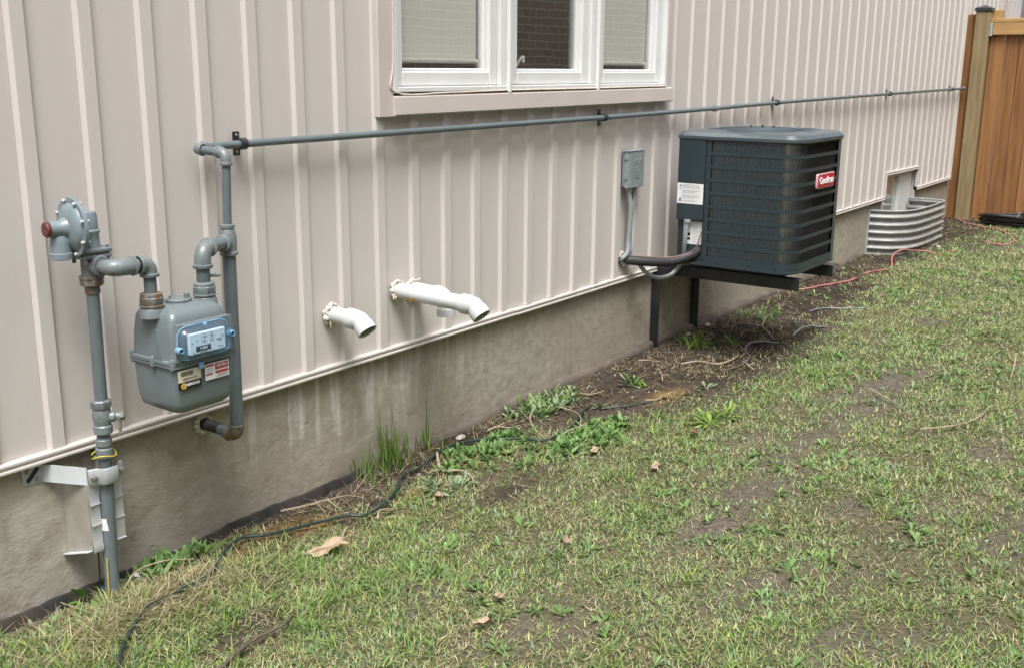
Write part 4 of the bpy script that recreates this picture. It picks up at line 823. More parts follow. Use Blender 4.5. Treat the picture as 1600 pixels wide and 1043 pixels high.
mb = MB(); mb.lathe(L_(DX, DY, ez-.046), (0, 0, 1), [(0, .024), (.002, .0285), (.011, .0285), (.014, .0245), (.03, .026), (.06, .026), (.078, .021), (.084, .0185), (.086, .022), (.095, .022), (.097, .019)], 24)
mb.lathe(Vector(L_(DX, DY, ez-.004))-d*.044, d, [(0, .022), (.002, .0265), (.012, .0265), (.015, .023), (.044, .023)], 22); mb.build('tee', 'gray_fit', g)
MB().tube([L_(DX, DY, ez-.04), L_(DX-.006, DY, .46)], .0210, 24).build('drop_pipe', 'gray_paint', g)
MB().tube([L_(DX, DY, ez+.045), L_(DX+.006, DY-.003, 1.288)], .0133, 20).build('upper_pipe', 'gray_paint', g)
lx = DX-.007
mb = MB(); elbow(mb, L_(lx, DY, .464), L_(lx, DY, .428), L_(lx, DY+.044, .424), .0225, 1.15, .010); mb.build('bottom_elbow', 'rusty_fit', g)
MB().tube([L_(lx, DY+.035, .424), L_(lx, -.055, .428), L_(lx, -.03, .43)], .0178, 20).build('wall_pipe', 'gray_paint', g)
MB().tube([L_(lx, -.075, .4285), L_(lx, .02, .432)], .0192, 20).build('black_sleeve', 'foam_black', g)
def blob_ring(mb, c, r, w, seed, flat=.5, ax='y'):
    rnd = random.Random(seed); P = []
    for i in range(18): a = 2*math.pi*i/18; q = r*(1+rnd.uniform(-.07, .10)); P.append(Vector(c)+Vector((q*math.cos(a), rnd.uniform(-.006, .003), q*math.sin(a))))
    P = smooth(P+P[:1], 3); mb.tube(P, [w*(1+.35*math.sin(i*1.3+seed)) for i in range(len(P))], 8)
mb = MB(); blob_ring(mb, L_(lx-.002, .008, .432), .026, .009, 3); mb.build('mortar_ring', 'foam', g, 0)
mb = MB(); elbow(mb, L_(DX+.006, DY-.003, 1.283), L_(DX+.006, DY-.003, 1.322), L_(DX+.004, DY+.030, 1.323), .0165, 1.2, .010); mb.build('top_elbow', 'gray_fit', g)

g = thing('gas_wall_pipe', 'long thin gray gas pipe running level along the siding to the fence', 'gas pipe', (2.15, -.052, 1.335))
def L_(x, y, z): return (x-2.15, y+.052, z-1.335)
zp = lambda x: np.interp(x, [2.1, 2.335, 4.68, 5.88, 6.9, 9.4, 11.8], [1.330, 1.334, 1.345, 1.357, 1.371, 1.392, 1.408])
PYW = -.046
MB().tube([L_(2.167, -.135, 1.3225), L_(2.152, -.060, 1.3265)], .0135, 20).build('stub_pipe', 'gray_paint', g)
mb = MB(); elbow(mb, L_(2.155, -.078, 1.3262), L_(2.150, PYW, 1.328), L_(2.19, PYW, float(zp(2.19))), .0168, 1.15, .009); mb.build('elbow', 'gray_fit', g)
MB().tube([L_(x, PYW, float(zp(x))) for x in np.linspace(2.185, 11.64, 40)], .0125, 18).build('long_pipe', 'gray_paint', g)
mb = MB()
for x in (5.83, 9.72): mb.lathe(L_(x, PYW, float(zp(x))), (1, 0, .008), [(0, .0135), (.002, .0175), (.012, .0175), (.014, .016), (.035, .016), (.037, .0175), (.047, .0175), (.049, .0135)], 18)
mb.build('couplings', 'gray_fit', g)
MB().lathe(L_(11.63, PYW, 1.407), (1, 0, 0), [(0, .014), (.003, .018), (.03, .018), (.033, .014)], 16).build('end_coupling', 'gray_fit', g)
CL = []
for x in (2.335, 4.60, 6.78, 9.2, 11.2):
    o = thing('pipe_clamp', 'x', 'pipe clamp', (x, 0, float(zp(x))), 'black clamps holding the long gas pipe'); CL.append(o)
    mb = MB(); n_ = 20; r0, r1 = .0135, .019; w_ = .012
    vs = []
    for sx in (-w_, w_):
        for i in range(n_): a = 2*math.pi*i/n_; vs += [(sx, PYW+r0*math.cos(a), r0*math.sin(a)), (sx, PYW+r1*math.cos(a), r1*math.sin(a))]
    h_ = 2*n_; fs = []
    for i in range(n_):
        a, b_ = 2*i, (2*i+2) % h_; fs += [(a, a+1, b_+1, b_), (h_+a, h_+b_, h_+b_+1, h_+a+1), (a+1, h_+a+1, h_+b_+1, b_+1), (a, b_, h_+b_, h_+a)]
    mb.add(vs, fs); mb.build('ring', 'black_steel', o)
    MB().box(-.0135, .0135, -.020, -.0155, -.038, .038, .001).build('plate', 'black_steel', o)
    mb = MB()
    for z in (-.027, .027): mb.lathe((0, -.020, z), (0, -1, 0), [(0, .0055), (.003, .005), (.004, .002)], 10)
    mb.build('screws', 'bolt', o)
for o, l in zip(CL, ('black pipe clamp nearest the camera beside the pipe elbow', 'black clamp on the pipe just below the big window', 'black clamp on the pipe above the air conditioner', 'black clamp on the pipe beyond the air conditioner', 'farthest black clamp on the pipe, next to the fence')): o['label'] = l

# riser bracket
g = thing('riser_bracket', 'pale galvanized strap bracket holding the riser pipe off the foundation', 'pipe bracket', (1.60, 0, .45))
def L_(x, y, z): return (x-1.60, y, z-.45)
def bx(mb, x0, x1, y0, y1, z0, z1, c=0): a = L_(x0, y0, z0); b_ = L_(x1, y1, z1); return mb.box(a[0], b_[0], a[1], b_[1], a[2], b_[2], c)
mb = MB(); mb.prism([(1.519, .470), (1.586, .464), (1.588, .408), (1.521, .414)], .008, .0115, lambda a, b, c: L_(a, c, b)); mb.build('wall_plate', 'galv', g)
mb = MB(); mb.prism([(.0085, 1.582), (-.120, 1.640), (-.120, 1.6425), (.0085, 1.5850)], .409, .462, lambda a, b, c: L_(b, a, c)); mb.build('strap', 'pale_galv', g)
mb = MB(); P = [(1.638, -.128), (1.664, -.138), (1.670, -.152), (1.680, -.159), (1.712, -.160), (1.722, -.152), (1.728, -.138), (1.750, -.128)]
n_ = len(P); vs = [L_(x, y, z) for z in (.408, .414, .452, .458) for x, y in ((P))]; vs = [L_(x, y-(.004 if k in (1, 2) else 0), z) for k, z in enumerate((.408, .414, .452, .458)) for x, y in P]
mb.add(vs, [(k*n_+i, k*n_+i+1, (k+1)*n_+i+1, (k+1)*n_+i) for k in range(3) for i in range(n_-1)]); mb.build('clamp', 'galv', g, 50)
for x in (1.652, 1.740): MB().lathe(L_(x, -.136, .433), (0, -1, 0), [(0, .0105), (.003, .0105), (.003, .008), (.009, .0075), (.011, .003)], 8).build('bolt', 'bolt', g)
for x, z in ((1.540, .452), (1.566, .424)): MB().lathe(L_(x, .008, z), (0, -1, 0), [(0, .0085), (.002, .0085), (.002, .006), (.006, .005)], 8).build('bolt', 'bolt', g)
mb = MB(); mb.prism([(1.534, .418), (1.542, .420), (1.574, .452), (1.570, .460), (1.562, .458), (1.532, .428)], .0065, .0078, lambda a, b, c: L_(a, c, b)); mb.build('slot', 'black_in', g)
# stepped channel behind the riser: two flanges with pressed ribs
prof = []; z = .409
zl = [.409, .345, .338, .275, .268, .20, .193]; mb = MB()
for (xa, xb, sk) in ((1.641, 1.672, .0), (1.718, 1.748, .016)):
    pts = [(z, 0) for z in np.linspace(.409, .352, 3)]+[(.345, -.004), (.34, -.001)]+[(.33, 0), (.29, 0)]+[(.282, -.004), (.277, -.001)]+[(.265, 0), (.222-sk*.3, 0)]+[(.214, -.004), (.198+sk, -.001)]
    n_ = len(pts); vs = []
    for z, dy in pts: vs += [L_(xa, -.123+dy, z), L_(xb, -.123+dy, z), L_(xb, -.120+dy, z), L_(xa, -.120+dy, z)]
    mb.add(vs, [(4*i+k, 4*i+(k+1) % 4, 4*i+4+(k+1) % 4, 4*i+4+k) for i in range(n_-1) for k in range(4)]+[(0, 1, 2, 3), (4*n_-4, 4*n_-3, 4*n_-2, 4*n_-1)])
mb.build('ribbed_flange', 'galv', g, 50)
mb = MB(); mb.prism([(-.120, .408), (.010, .41), (.010, .165), (-.120, .205)], 1.638, 1.6405, lambda a, b, c: L_(c, a, b)); mb.prism([(-.110, .47), (.010, .47), (.010, .23), (-.110, .235)], 1.747, 1.7495, lambda a, b, c: L_(c, a, b)); mb.build('side_wing', 'wing', g)
mb = MB(); mb.prism([(-.121, .2055), (.010, .163), (.010, .166), (-.121, .2085)], 1.622, 1.6378, lambda a, b, c: L_(c, a, b)); mb.build('wing_lip', 'pale_galv', g)
mb = MB(); c0 = Vector((1.697, -.127, .485))
P = [c0+Vector((.030*math.cos(a)*1.15, .030*math.sin(a), .0006*i-.006+.006*math.sin(a*2))) for i, a in enumerate(np.linspace(.4, 2*math.pi*1.45, 34))]
o = mb.tube(P, .0017, 6).build('tracer_wire', 'yellow_wire'); tag(o, 'yellow tracer wire looped around the riser above its clamp', 'wire')
mb = MB(); mb.tube(smooth([(1.672, -.133, .175), (1.671, -.132, .10), (1.670, -.130, .03), (1.668, -.128, -.02)], 5), .0018, 6); tag(mb.build('tracer_wire', 'yellow_wire'), 'yellow tracer wire running down the riser into the soil', 'wire')
o = MB().lathe((1.6935, -.1175, .258), (.01, -.02, 1), [(0, .0215), (.038, .0215)], 24, False).build('tape_band', 'paper'); tag(o, 'white paper tag wrapped around the lower riser pipe', 'tag')
mb = MB(); mb.lathe((1.735, -.035, -.01), (0, -.2, 1), [(0, .028), (.03, .028), (.042, .024), (.046, .010)], 20); tag(mb.build('blue_cap', 'blue_plastic'), 'round blue cap half buried behind the riser base', 'cap')
mb = MB(); mb.add([(1.80, -.10, .035), (1.835, -.09, .03), (1.83, -.055, .045), (1.80, -.06, .05), (1.815, -.075, .055)], [(0, 1, 4), (1, 2, 4), (2, 3, 4), (3, 0, 4)]); tag(mb.build('paper_scrap', 'paper'), 'torn white scrap in the straw right of the riser', 'scrap')

# ------------------------------------------------------------------ PVC vents
def pvc_vent(name, label, x, z, ylen, kind, dirx=0.0):
    g = thing(name, label, 'vent pipe', (x, 0, z), 'white plastic vents through the siding'); r = .0305
    dz = -.03*ylen; e = Vector((dirx, -ylen, dz))
    MB().tube([(0, .02, 0), tuple(e)], r, 28).build('pipe', 'pvc', g)
    if kind == 45:
        d0 = Vector((0, -1, -.03)).normalized(); d1 = Vector((0, -.70, -.714)).normalized(); mb = MB(); cen = e+d0*.035
        P = [e-d0*.020, e+d0*.012, e+d0*.022, cen, cen+d1*.013, cen+d1*.023, cen+d1*.050]; rr = [.0378, .0378, .0345, .0340, .0345, .0378, .0378]
        mb.tube(P, rr, 28, False); mb.tube([P[-1], P[-1]-d1*.0002, P[-2]], [.0378, .0312, .0312], 28, False)
        mb.tube([P[0]+d0*.0, P[0]+d0*.0003], [.0378, r], 28, False); mb.build('elbow', 'pvc', g, 25)
        MB().tube([P[-1]-d1*.001, cen+d1*.012, cen, e+d0*.01], [.0308]*4, 24, False).add([], []).build('bore', 'pvc_in', g)
        MB().lathe(cen+d1*.002, d1, [(0, .0305), (.001, .0305)], 20).build('dark_throat', 'pvc_in', g)
    else:
        mb = MB(); c = e+Vector((0, -.03, 0)); P = [e+Vector((0, .012, 0)), e]+arc(e+Vector((0, 0, -.034)), (0, 0, 1), (0, -1, 0), .034, 0, 90, 7)+[Vector((dirx, e.y-.034, e.z-.050)), Vector((dirx, e.y-.034, e.z-.0505)), Vector((dirx, e.y-.034, e.z-.080))]
        mb.tube(P, [.0362, .0362]+[.0335]*9+[.0365, .0365][:1]+[.0365], 26, True) if False else mb.tube(P, [.036, .036]+[.0335]*8+[.0335, .0368, .0368][:3], 26, True)
        mb.build('elbow', 'pvc', g, 25)
    rnd = random.Random(int(x*100)); mb = MB(); blob_ring(mb, (0, -.012, 0), .036, .006, int(x*10)); blob_ring(mb, (.002, -.018, .002), .034, .004, int(x*10)+5)
    for k in range(3):
        a = rnd.uniform(0, 6.28); b_ = Vector((.038*math.cos(a), -.02, .038*math.sin(a))); mb.tube(smooth([b_, b_+Vector((rnd.uniform(-.012, .012), -.01, rnd.uniform(-.012, .012))), b_*1.25+Vector((0, -.006, rnd.uniform(-.02, .004)))], 4), .0022, 6)
    mb.build('sealant', 'foam', g, 0)
    return g
pvc_vent('vent_pipe', 'shortest white plastic vent pipe, left of the pair', 2.744, .695, .118, 45)
v2 = pvc_vent('vent_pipe', 'longest white plastic vent pipe with an angled open end', 3.106, .726, .358, 45)
o = MB().box(-.0285, .012, -.135, -.085, -.0312, -.024, .001); o = MB().tube([(0, -.085, -.004), (0, -.135, -.0052)], .0309, 28, False); 
mbk = MB(); vs = []
for yy in (-.080, -.128):
    for a in np.linspace(R(205), R(235), 6): vs.append((.0313*math.cos(a), yy, .0313*math.sin(a)-.003))
mbk.add(vs, [(i, i+1, 7+i, 6+i) for i in range(5)]).build('yellow_sticker', 'yellow_print', v2)
pvc_vent('vent_pipe', 'white plastic vent behind the longest one with its end turned down', 3.196, .716, .150, 90)

# ------------------------------------------------------------------ disconnect box and conduits
g = thing('disconnect_box', 'small gray electrical disconnect box on the siding left of the unit', 'electrical box', (4.91, -.015, 1.07))
MB().box(-.068, .070, -.048, 0, -.085, .092, .004).build('box_body', 'box', g)
mb = MB(); mb.box(-.074, .074, -.054, -.0485, -.089, .097, .003); mb.box(-.074, -.0695, -.048, -.02, -.089, .097, .001); mb.box(-.078, .078, -.056, .004, .0975, .101, .001); mb.build('cover', 'box', g)
mb = MB()
for z in (-.045, .055): mb.box(-.079, -.0745, -.040, -.022, z, z+.022, .001)
mb.build('hinge_clips', 'box', g)
mb = MB()
for P in ([(0, 0), (.004, .02), (-.004, .035)], [(-.002, .012), (-.02, .022), (-.028, .045)], [(-.018, .02), (-.012, .042)], [(.002, .012), (.02, .02), (.03, .044)], [(.02, .02), (.014, .046)], [(0, 0), (-.012, -.008), (-.008, -.022)], [(0, 0), (.012, -.010), (.006, -.024)]):
    mb.tube([(x, -.0545, z+.02) for x, z in P], .0016, 6)
mb.build('embossed_emblem', 'box', g); mb = MB()
for k, w_ in enumerate((.02, .026)): mb.box(-w_, w_, -.0556, -.054, -.028-.012*k, -.024-.012*k)
mb.build('embossed_line', 'box', g)
def cable(name, pts, r, m, label, cat, seg=12, n=7, extra=None):
    mb = MB(); mb.tube(smooth(pts, n), r, seg)
    if extra: extra(mb)
    o = mb.build(name, m); return tag(o, label, cat)
cable('conduit', [(4.87, -.045, .99), (4.873, -.045, .95), (4.885, -.05, .88), (4.892, -.045, .80), (4.895, -.038, .70), (4.885, -.04, .64), (4.865, -.02, .61), (4.857, .0, .605)], .0125, 'conduit', 'gray flexible conduit running from the box down into the siding', 'conduit', extra=lambda m: m.lathe((4.87, -.045, .965), (0, 0, 1), [(0, .014), (.003, .019), (.016, .019), (.02, .015)], 12))
cable('conduit', [(4.945, -.035, .99), (4.945, -.035, .93), (4.93, -.03, .84), (4.925, -.028, .74), (4.935, -.035, .64), (4.97, -.06, .575), (5.03, -.09, .51), (5.10, -.12, .483), (5.17, -.15, .49), (5.205, -.18, .53), (5.19, -.215, .60), (5.163, -.232, .68), (5.158, -.24, .75), (5.16, -.243, .80)], .0115, 'conduit', 'gray electrical whip looping under the black line to the unit', 'conduit', extra=lambda m: m.lathe((5.16, -.243, .785), (0, 0, 1), [(0, .014), (.003, .018), (.016, .018)], 12))
o = cable('refrigerant_line', [(4.895, .005, .598), (4.91, -.04, .597), (4.96, -.10, .59), (5.03, -.15, .582), (5.09, -.19, .580), (5.15, -.235, .595), (5.20, -.285, .625), (5.235, -.30, .66)], .0255, 'foam_black', 'thick black insulated refrigerant line from the wall to the unit', 'refrigerant line', seg=16)
cable('wire', [(4.90, -.03, .622), (4.96, -.10, .616), (5.03, -.152, .607), (5.10, -.205, .606), (5.16, -.262, .625), (5.168, -.30, .66), (5.167, -.315, .71), (5.172, -.325, .75)], .0035, 'copper', 'thin pinkish wire tied along the black refrigerant line', 'wire', 6)
MB().lathe((5.085, -.189, .580), (.8, -.6, .05), [(0, .0225), (.006, .0225)], 16).build('tie', 'black_in', o)
mb = MB(); blob_ring(mb, (4.90, -.012, .60), .024, .010, 4); blob_ring(mb, (4.865, -.012, .625), .014, .009, 8); tag(mb.build('duct_seal', 'stone', None, 0), 'gray putty sealing the line holes in the siding', 'putty')

# ------------------------------------------------------------------ condenser bracket
g = thing('unit_bracket', 'black steel wall bracket carrying the air conditioner', 'bracket', (5.52, 0, .50))
def L_(x, y, z): return (x-5.52, y, z-.50)
def bxl(mb, x0, x1, y0, y1, z0, z1, c=.002): a = L_(x0, y0, z0); b_ = L_(x1, y1, z1); mb.box(a[0], b_[0], a[1], b_[1], a[2], b_[2], c); return mb
for (x, zl0, w_) in ((5.262, .045, .05), (5.765, .07, .085)):
    bxl(bxl(MB(), x, x+.005, -.84, .0, .470, .532), x+.0055, x+w_, -.84, .0, .527, .532).build('arm', 'black_steel', g)
    mb = MB(); bxl(mb, x+.004, x+w_+.004, -.004, .003+.006, zl0, .469); bxl(mb, x-.001, x+.0035, -.045, .009, zl0, .469); mb.build('leg', 'black_steel', g)
    mb = MB()
    for z in (zl0+.03, .27, .42): mb.lathe(L_(x+.022, -.005, z), (0, -1, 0), [(0, .010), (.006, .010), (.007, .006), (.013, .006)], 8)
    mb.build('bolts', 'bolt', g)
MB().box(-.262, .30, -.035, -.03, -.031, .030, .002).build('cross_bar', 'black_steel', g)

# ------------------------------------------------------------------ air conditioner
AX0, AX1, AY0, AY1, AZ0, AZ1 = 5.175, 5.845, -.163, -.832, .572, 1.232
g = thing('air_conditioner', 'dark slate outdoor air conditioner unit standing on a wall bracket', 'air conditioner', (5.51, -.486, .535))
def A(x, y, z): return (x-5.51, y+.486, z-.535)
def apath(rc, off=0.0, full=True, step=None):
    """plan outline, counter-clockwise from the wall end of the left face; returns (x, y, nx, ny)"""
    pts = []; x0, x1, ya, yb = AX0+off, AX1-off, AY0-off, AY1+off
    def arcp(cx, cy, a0, a1, n=10):
        for i in range(n+1): a = R(a0+(a1-a0)*i/n); pts.append((cx+rc*math.cos(a), cy+rc*math.sin(a), math.cos(a), math.sin(a)))
    pts.append((x0, -.327, -1, 0)); arcp(x0+rc, yb+rc, 180, 270); arcp(x1-rc, yb+rc, 270, 360); arcp(x1-rc, ya-rc, 0, 90)
    pts.append((x0+.10, ya, 0, 1))
    return [(x-5.51, y+.486, a, b_) for x, y, a, b_ in pts]
PTH = apath(.095)
def resample(P, step):
    o = []; d = 0; nxt = 0
    for a, b_ in zip(P, P[1:]):
        l = math.hypot(b_[0]-a[0], b_[1]-a[1])
        if l < 1e-9: continue
        while nxt <= d+l:
            t = (nxt-d)/l; q = [a[i]+(b_[i]-a[i])*t for i in range(4)]; m_ = math.hypot(q[2], q[3]); o.append((q[0], q[1], q[2]/m_, q[3]/m_)); nxt += step
        d += l
    return o
rows = 9; zt, zbm = 1.222, .606; pitch = (zt-zbm)/rows; bh = .0175
for k in range(rows+1):
    z = zbm+k*pitch-.535
    if k == 0: MB().ribbon(PTH, .566-.535, z+bh/2, .004).build('louver_band', 'ac', g, 40)
    elif k == rows: MB().ribbon(PTH, z-bh/2+.004, 1.234-.535, .004).build('louver_band', 'ac', g, 40)
    else: MB().ribbon(PTH, z-bh/2, z+bh/2, .004).build('louver_band', 'ac', g, 40)
mb = MB(); S = resample(PTH, .0132)
for i, (x, y, nx, ny) in enumerate(S):
    sarc = i*.0132
    if sarc < .028: continue
    tx, ty = -ny, nx                                # travel direction
    arc_ = abs(nx*ny) > .02; tl = 0 if arc_ else (24 if abs(nx) > .5 else 20); wd_ = .0030 if arc_ else .0078
    c_, s_ = math.cos(R(tl)), math.sin(R(tl)); dx, dy = tx*c_-nx*s_, ty*c_-ny*s_
    a = (x-nx*.001, y-ny*.001); b_ = (a[0]+dx*wd_, a[1]+dy*wd_)
    for k in range(rows):
        z0 = zbm+k*pitch-.535+bh/2-.001; z1 = z0+pitch-bh+.002
        mb.add([(a[0], a[1], z0), (b_[0], b_[1], z0), (b_[0], b_[1], z1), (a[0], a[1], z1)], [(0, 1, 2, 3)])
o = mb.build('louvers', 'ac', g, 0); tag(o, kind='stuff')
CP = [(x-nx*.03, y-ny*.03, nx, ny) for x, y, nx, ny in PTH]; MB().ribbon(CP, .575-.535, 1.23-.535, .02).build('coil', 'coil', g, 40)
mb = MB(); 
for i, (x, y, nx, ny) in enumerate(resample([(x-nx*.0295, y-ny*.0295, nx, ny) for x, y, nx, ny in PTH], .006)):
    mb.add([(x, y, .04), (x+nx*.004, y+ny*.004, .04), (x+nx*.004, y+ny*.004, .69), (x, y, .69)], [(0, 1, 2, 3)])
tag(mb.build('coil_fins', 'coil', g, 0), kind='stuff')
MB().box(*A(AX0+.001, 0, 0)[:1], A(AX0+.0045, 0, 0)[0], A(0, -.354, 0)[1], A(0, -.3275, 0)[1], .031, .699, .001).build('corner_post', 'ac', g)
# service panel (upper), recessed lower panel, left and back walls
mb = MB(); x0, y0, z0 = A(AX0-.004, -.324, .797); x1, y1, z1 = A(AX0+.03, AY0-.006, 1.226); mb.box(x0, x1, y0, y1, z0, z1, .004); mb.lathe(A(AX0-.004, -.313, .815), (-1, 0, 0), [(0, .012), (.0015, .012), (.0015, .008), (.003, .007)], 16); mb.build('service_panel', 'ac', g)
mb = MB(); x0, y0, z0 = A(AX0+.022, -.326, .575); x1, y1, z1 = A(AX0+.026, AY0-.008, .796); mb.box(x0, x1, y0, y1, z0, z1, .001); mb.build('valve_panel', 'ac', g)
MB().box(A(AX0+.026, 0, 0)[0], A(AX0+.34, 0, 0)[0], A(0, AY0-.012, 0)[1], A(0, AY0-.006, 0)[1], .04, .69, .001).build('back_panel', 'ac', g)
mb = MB()
for y, z in ((-.320, 1.214), (-.45, 1.205), (-.61, 1.203), (-.339, .60), (-.339, .700), (-.336, .835), (-.339, 1.02), (-.42, .588), (-.60, .588), (-.74, .59)): mb.lathe(A(AX0-.0005, y, z), (-1, 0, 0), [(0, .005), (.002, .005), (.003, .003)], 8)
for x in (5.32, 5.5, 5.68): mb.lathe(A(x, AY1-.0005, 1.208), (0, -1, 0), [(0, .005), (.003, .004)], 8); mb.lathe(A(x, AY1-.0005, .585), (0, -1, 0), [(0, .005), (.003, .004)], 8)
mb.build('screws', 'black_in', g)
# top cover: lip, bevel, recessed ring
def offp(off, rc):
    o = []; x0, x1, ya, yb = AX0+off, AX1-off, AY0-off, AY1+off; r = max(rc, .01)
    for cx, cy, a0, rr in ((x0+r, yb+r, 180, r), (x1-r, yb+r, 270, r), (x1-r, ya-r, 0, r), (x0+min(r, .03), ya-min(r, .03), 90, min(r, .03))):
        for i in range(9): a = R(a0+90*i/8); o.append((cx+rr*math.cos(a), cy+rr*math.sin(a)))
    return o
secs = [(-.006, 1.222, .098), (-.008, 1.226, .098), (-.008, 1.240, .098), (.006, 1.258, .092), (.018, 1.263, .085), (.05, 1.265, .07)]
mb = MB(); ns = 36; vs = []; fs = []
for off, z, rc in secs: vs += [A(x, y, z) for x, y in offp(off, rc)]
cx, cy = 5.51, -.486; ang = [math.atan2(y-cy, x-cx) for x, y in offp(.05, .07)]
for rad, z in ((.316, 1.268), (.310, 1.272), (.300, 1.270), (.294, 1.255), (.292, 1.21)): vs += [A(cx+rad*math.cos(a), cy+rad*math.sin(a), z) for a in ang]
nl = len(secs)+5
for k in range(nl-1):
    for i in range(ns): j = (i+1) % ns; fs.append((k*ns+i, k*ns+j, (k+1)*ns+j, (k+1)*ns+i))
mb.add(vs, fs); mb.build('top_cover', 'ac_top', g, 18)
mb = MB()
for q in range(22):
    rad = .025+.0125*q; z = 1.279-.012*(rad/.27)**2; mb.tube([A(cx+rad*math.cos(a), cy+rad*math.sin(a), z) for a in np.linspace(0, 2*math.pi, 41)], .0016, 5, False)
for k in range(12): a = k*math.pi/6; mb.tube([A(cx+rr*math.cos(a), cy+rr*math.sin(a), 1.277-.012*(rr/.27)**2) for rr in np.linspace(.02, .305, 7)], .0022, 5)
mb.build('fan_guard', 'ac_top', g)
mb = MB(); mb.lathe(A(cx, cy, 1.15), (0, 0, 1), [(0, .075), (.09, .078), (.10, .06), (.104, .01)], 24); mb.build('fan_motor', 'ac_top', g)
mb = MB()
for k in range(4): a = k*math.pi/2+.4; mb.lathe(A(cx+.06*math.cos(a), cy+.06*math.sin(a), 1.272), (0, 0, 1), [(0, .006), (.016, .005)], 6)
mb.build('motor_bolts', 'black_in', g)
for k in range(3):
    a = k*2*math.pi/3; mb = MB(); 
    mb.add([A(cx+.05*math.cos(a+t)*(1 if r_ < .1 else 1)+0, cy, 0) for t in () for r_ in ()], [])
    vs = []
    for rr, tw in ((.06, .35), (.15, .45), (.24, .5)): vs += [A(cx+rr*math.cos(a-tw), cy+rr*math.sin(a-tw), 1.14), A(cx+rr*math.cos(a+tw), cy+rr*math.sin(a+tw), 1.18)]
    mb.add(vs, [(0, 1, 3, 2), (2, 3, 5, 4)]).build('fan_blade', 'ac', g)
MB().box(A(AX0+.06, 0, 0)[0], A(AX1-.06, 0, 0)[0], A(0, AY1+.06, 0)[1], A(0, AY0-.06, 0)[1], .62, .625).build('inner_deck', 'black_in', g) if False else None
mb = MB(); n_ = 36; a1 = offp(-.004, .098); a2 = offp(.0, .095); a3 = offp(.045, .07); vs = [A(x, y, .575) for x, y in a1]+[A(x, y, .563) for x, y in a1]+[A(x, y, .560) for x, y in a3]+[A(x, y, .537) for x, y in offp(.075, .06)]
mb.add(vs, [(k*n_+i, k*n_+(i+1) % n_, (k+1)*n_+(i+1) % n_, (k+1)*n_+i) for k in range(3) for i in range(n_)]+[tuple(3*n_+i for i in range(n_)), tuple(range(n_))]); mb.build('base_pan', 'ac', g, 40)
mb = MB(); p0 = A(AX1-.115, AY1-.0012, 0); p1 = A(AX1-.094, AY1+.003, 0); mb.box(p0[0], p1[0], p0[1], p1[1], .031, .699, .0008).build('corner_post', 'ac_top', g)
MB().ribbon([(p[0]+p[2]*.0008, p[1]+p[3]*.0008, p[2], p[3]) for p in PTH[12:23]], .031, .699, .004).build('corner_post', 'ac', g, 40)
MB().ribbon([(p[0]+p[2]*.0008, p[1]+p[3]*.0008, p[2], p[3]) for p in PTH[23:34]], .031, .699, .004).build('corner_post', 'ac', g, 40)
# labels and badge
xl = AX0-.0042
def paper(x, y0, y1, z0, z1): p = A(x, y0, z0); q = A(x-.0006, y1, z1); return MB().box(q[0], p[0], p[1], q[1], p[2], q[2]).build('warning_label', 'paper', g)
lb1 = paper(xl, -.322, -.172, .885, .992); mb = MB(); rnd = random.Random(5)
for k in range(17):
    z = .984-.0055*k; y = -.197
    if k in (4, 9, 14): continue
    p = A(xl-.0007, y-rnd.uniform(.075, .112), z); q = A(xl-.0012, y, z+.0022); mb.box(q[0], p[0], p[1], q[1], p[2], q[2])
mb.build('small_print', 'ink_gray', lb1, 0); mb = MB()
for y, z, a, b_ in ((-.186, .895, .008, .018), (-.186, .975, .006, .008), (-.186, .960, .006, .006)): p = A(xl-.0007, y, z); mb.box(p[0]-.0006, p[0], p[1]-a, p[1], p[2], p[2]+b_)
mb.build('pictogram', 'black_print', lb1, 0)
lb2 = paper(AX0+.0215, -.312, -.205, .668, .79); mb = MB()
for k in range(14): z = .78-.008*k; p = A(AX0+.0208, -.262-rnd.uniform(.02, .045), z); q = A(AX0+.0203, -.258, z+.002); mb.box(q[0], p[0], p[1], q[1], p[2], q[2])
for k in range(4): p = A(AX0+.0208, -.250, .77-.008*k); mb.box(p[0]-.0005, p[0], p[1], p[1]+.036, p[2], p[2]+.002)
mb.build('small_print', 'ink_gray', lb2, 0); mb = MB()
for z, b_ in ((.69, .012), (.712, .016)): p = A(AX0+.0208, -.247, z); mb.box(p[0]-.0005, p[0], p[1], p[1]+.026, p[2], p[2]+b_)
mb.build('pictogram', 'black_print', lb2, 0)
bx0, bx1, bz0, bz1 = 5.415, 5.665, .982, 1.057; yb_ = AY1-.001
def rr2(x0, x1, z0, z1, r): return [(a, b_) for a, b_ in rrect(x0, x1, z0, z1, r)]
mb = MB(); mb.prism(rr2(bx0, bx1, bz0, bz1, .012), yb_-.010, yb_, lambda a, b_, c: A(a, c, b_)); bd = mb.build('badge', 'badge_rim', g)
mb = MB(); mb.prism(rr2(bx0+.006, bx1-.006, bz0+.005, bz1-.005, .009), yb_-.0125, yb_-.0102, lambda a, b_, c: A(a, c, b_)); mb.build('badge_face', 'badge', bd)
put_text('Goodman', .052, 'white_print', A(5.54, yb_-.0140, 1.020), F, bd, ext=.001, bold=.0009)

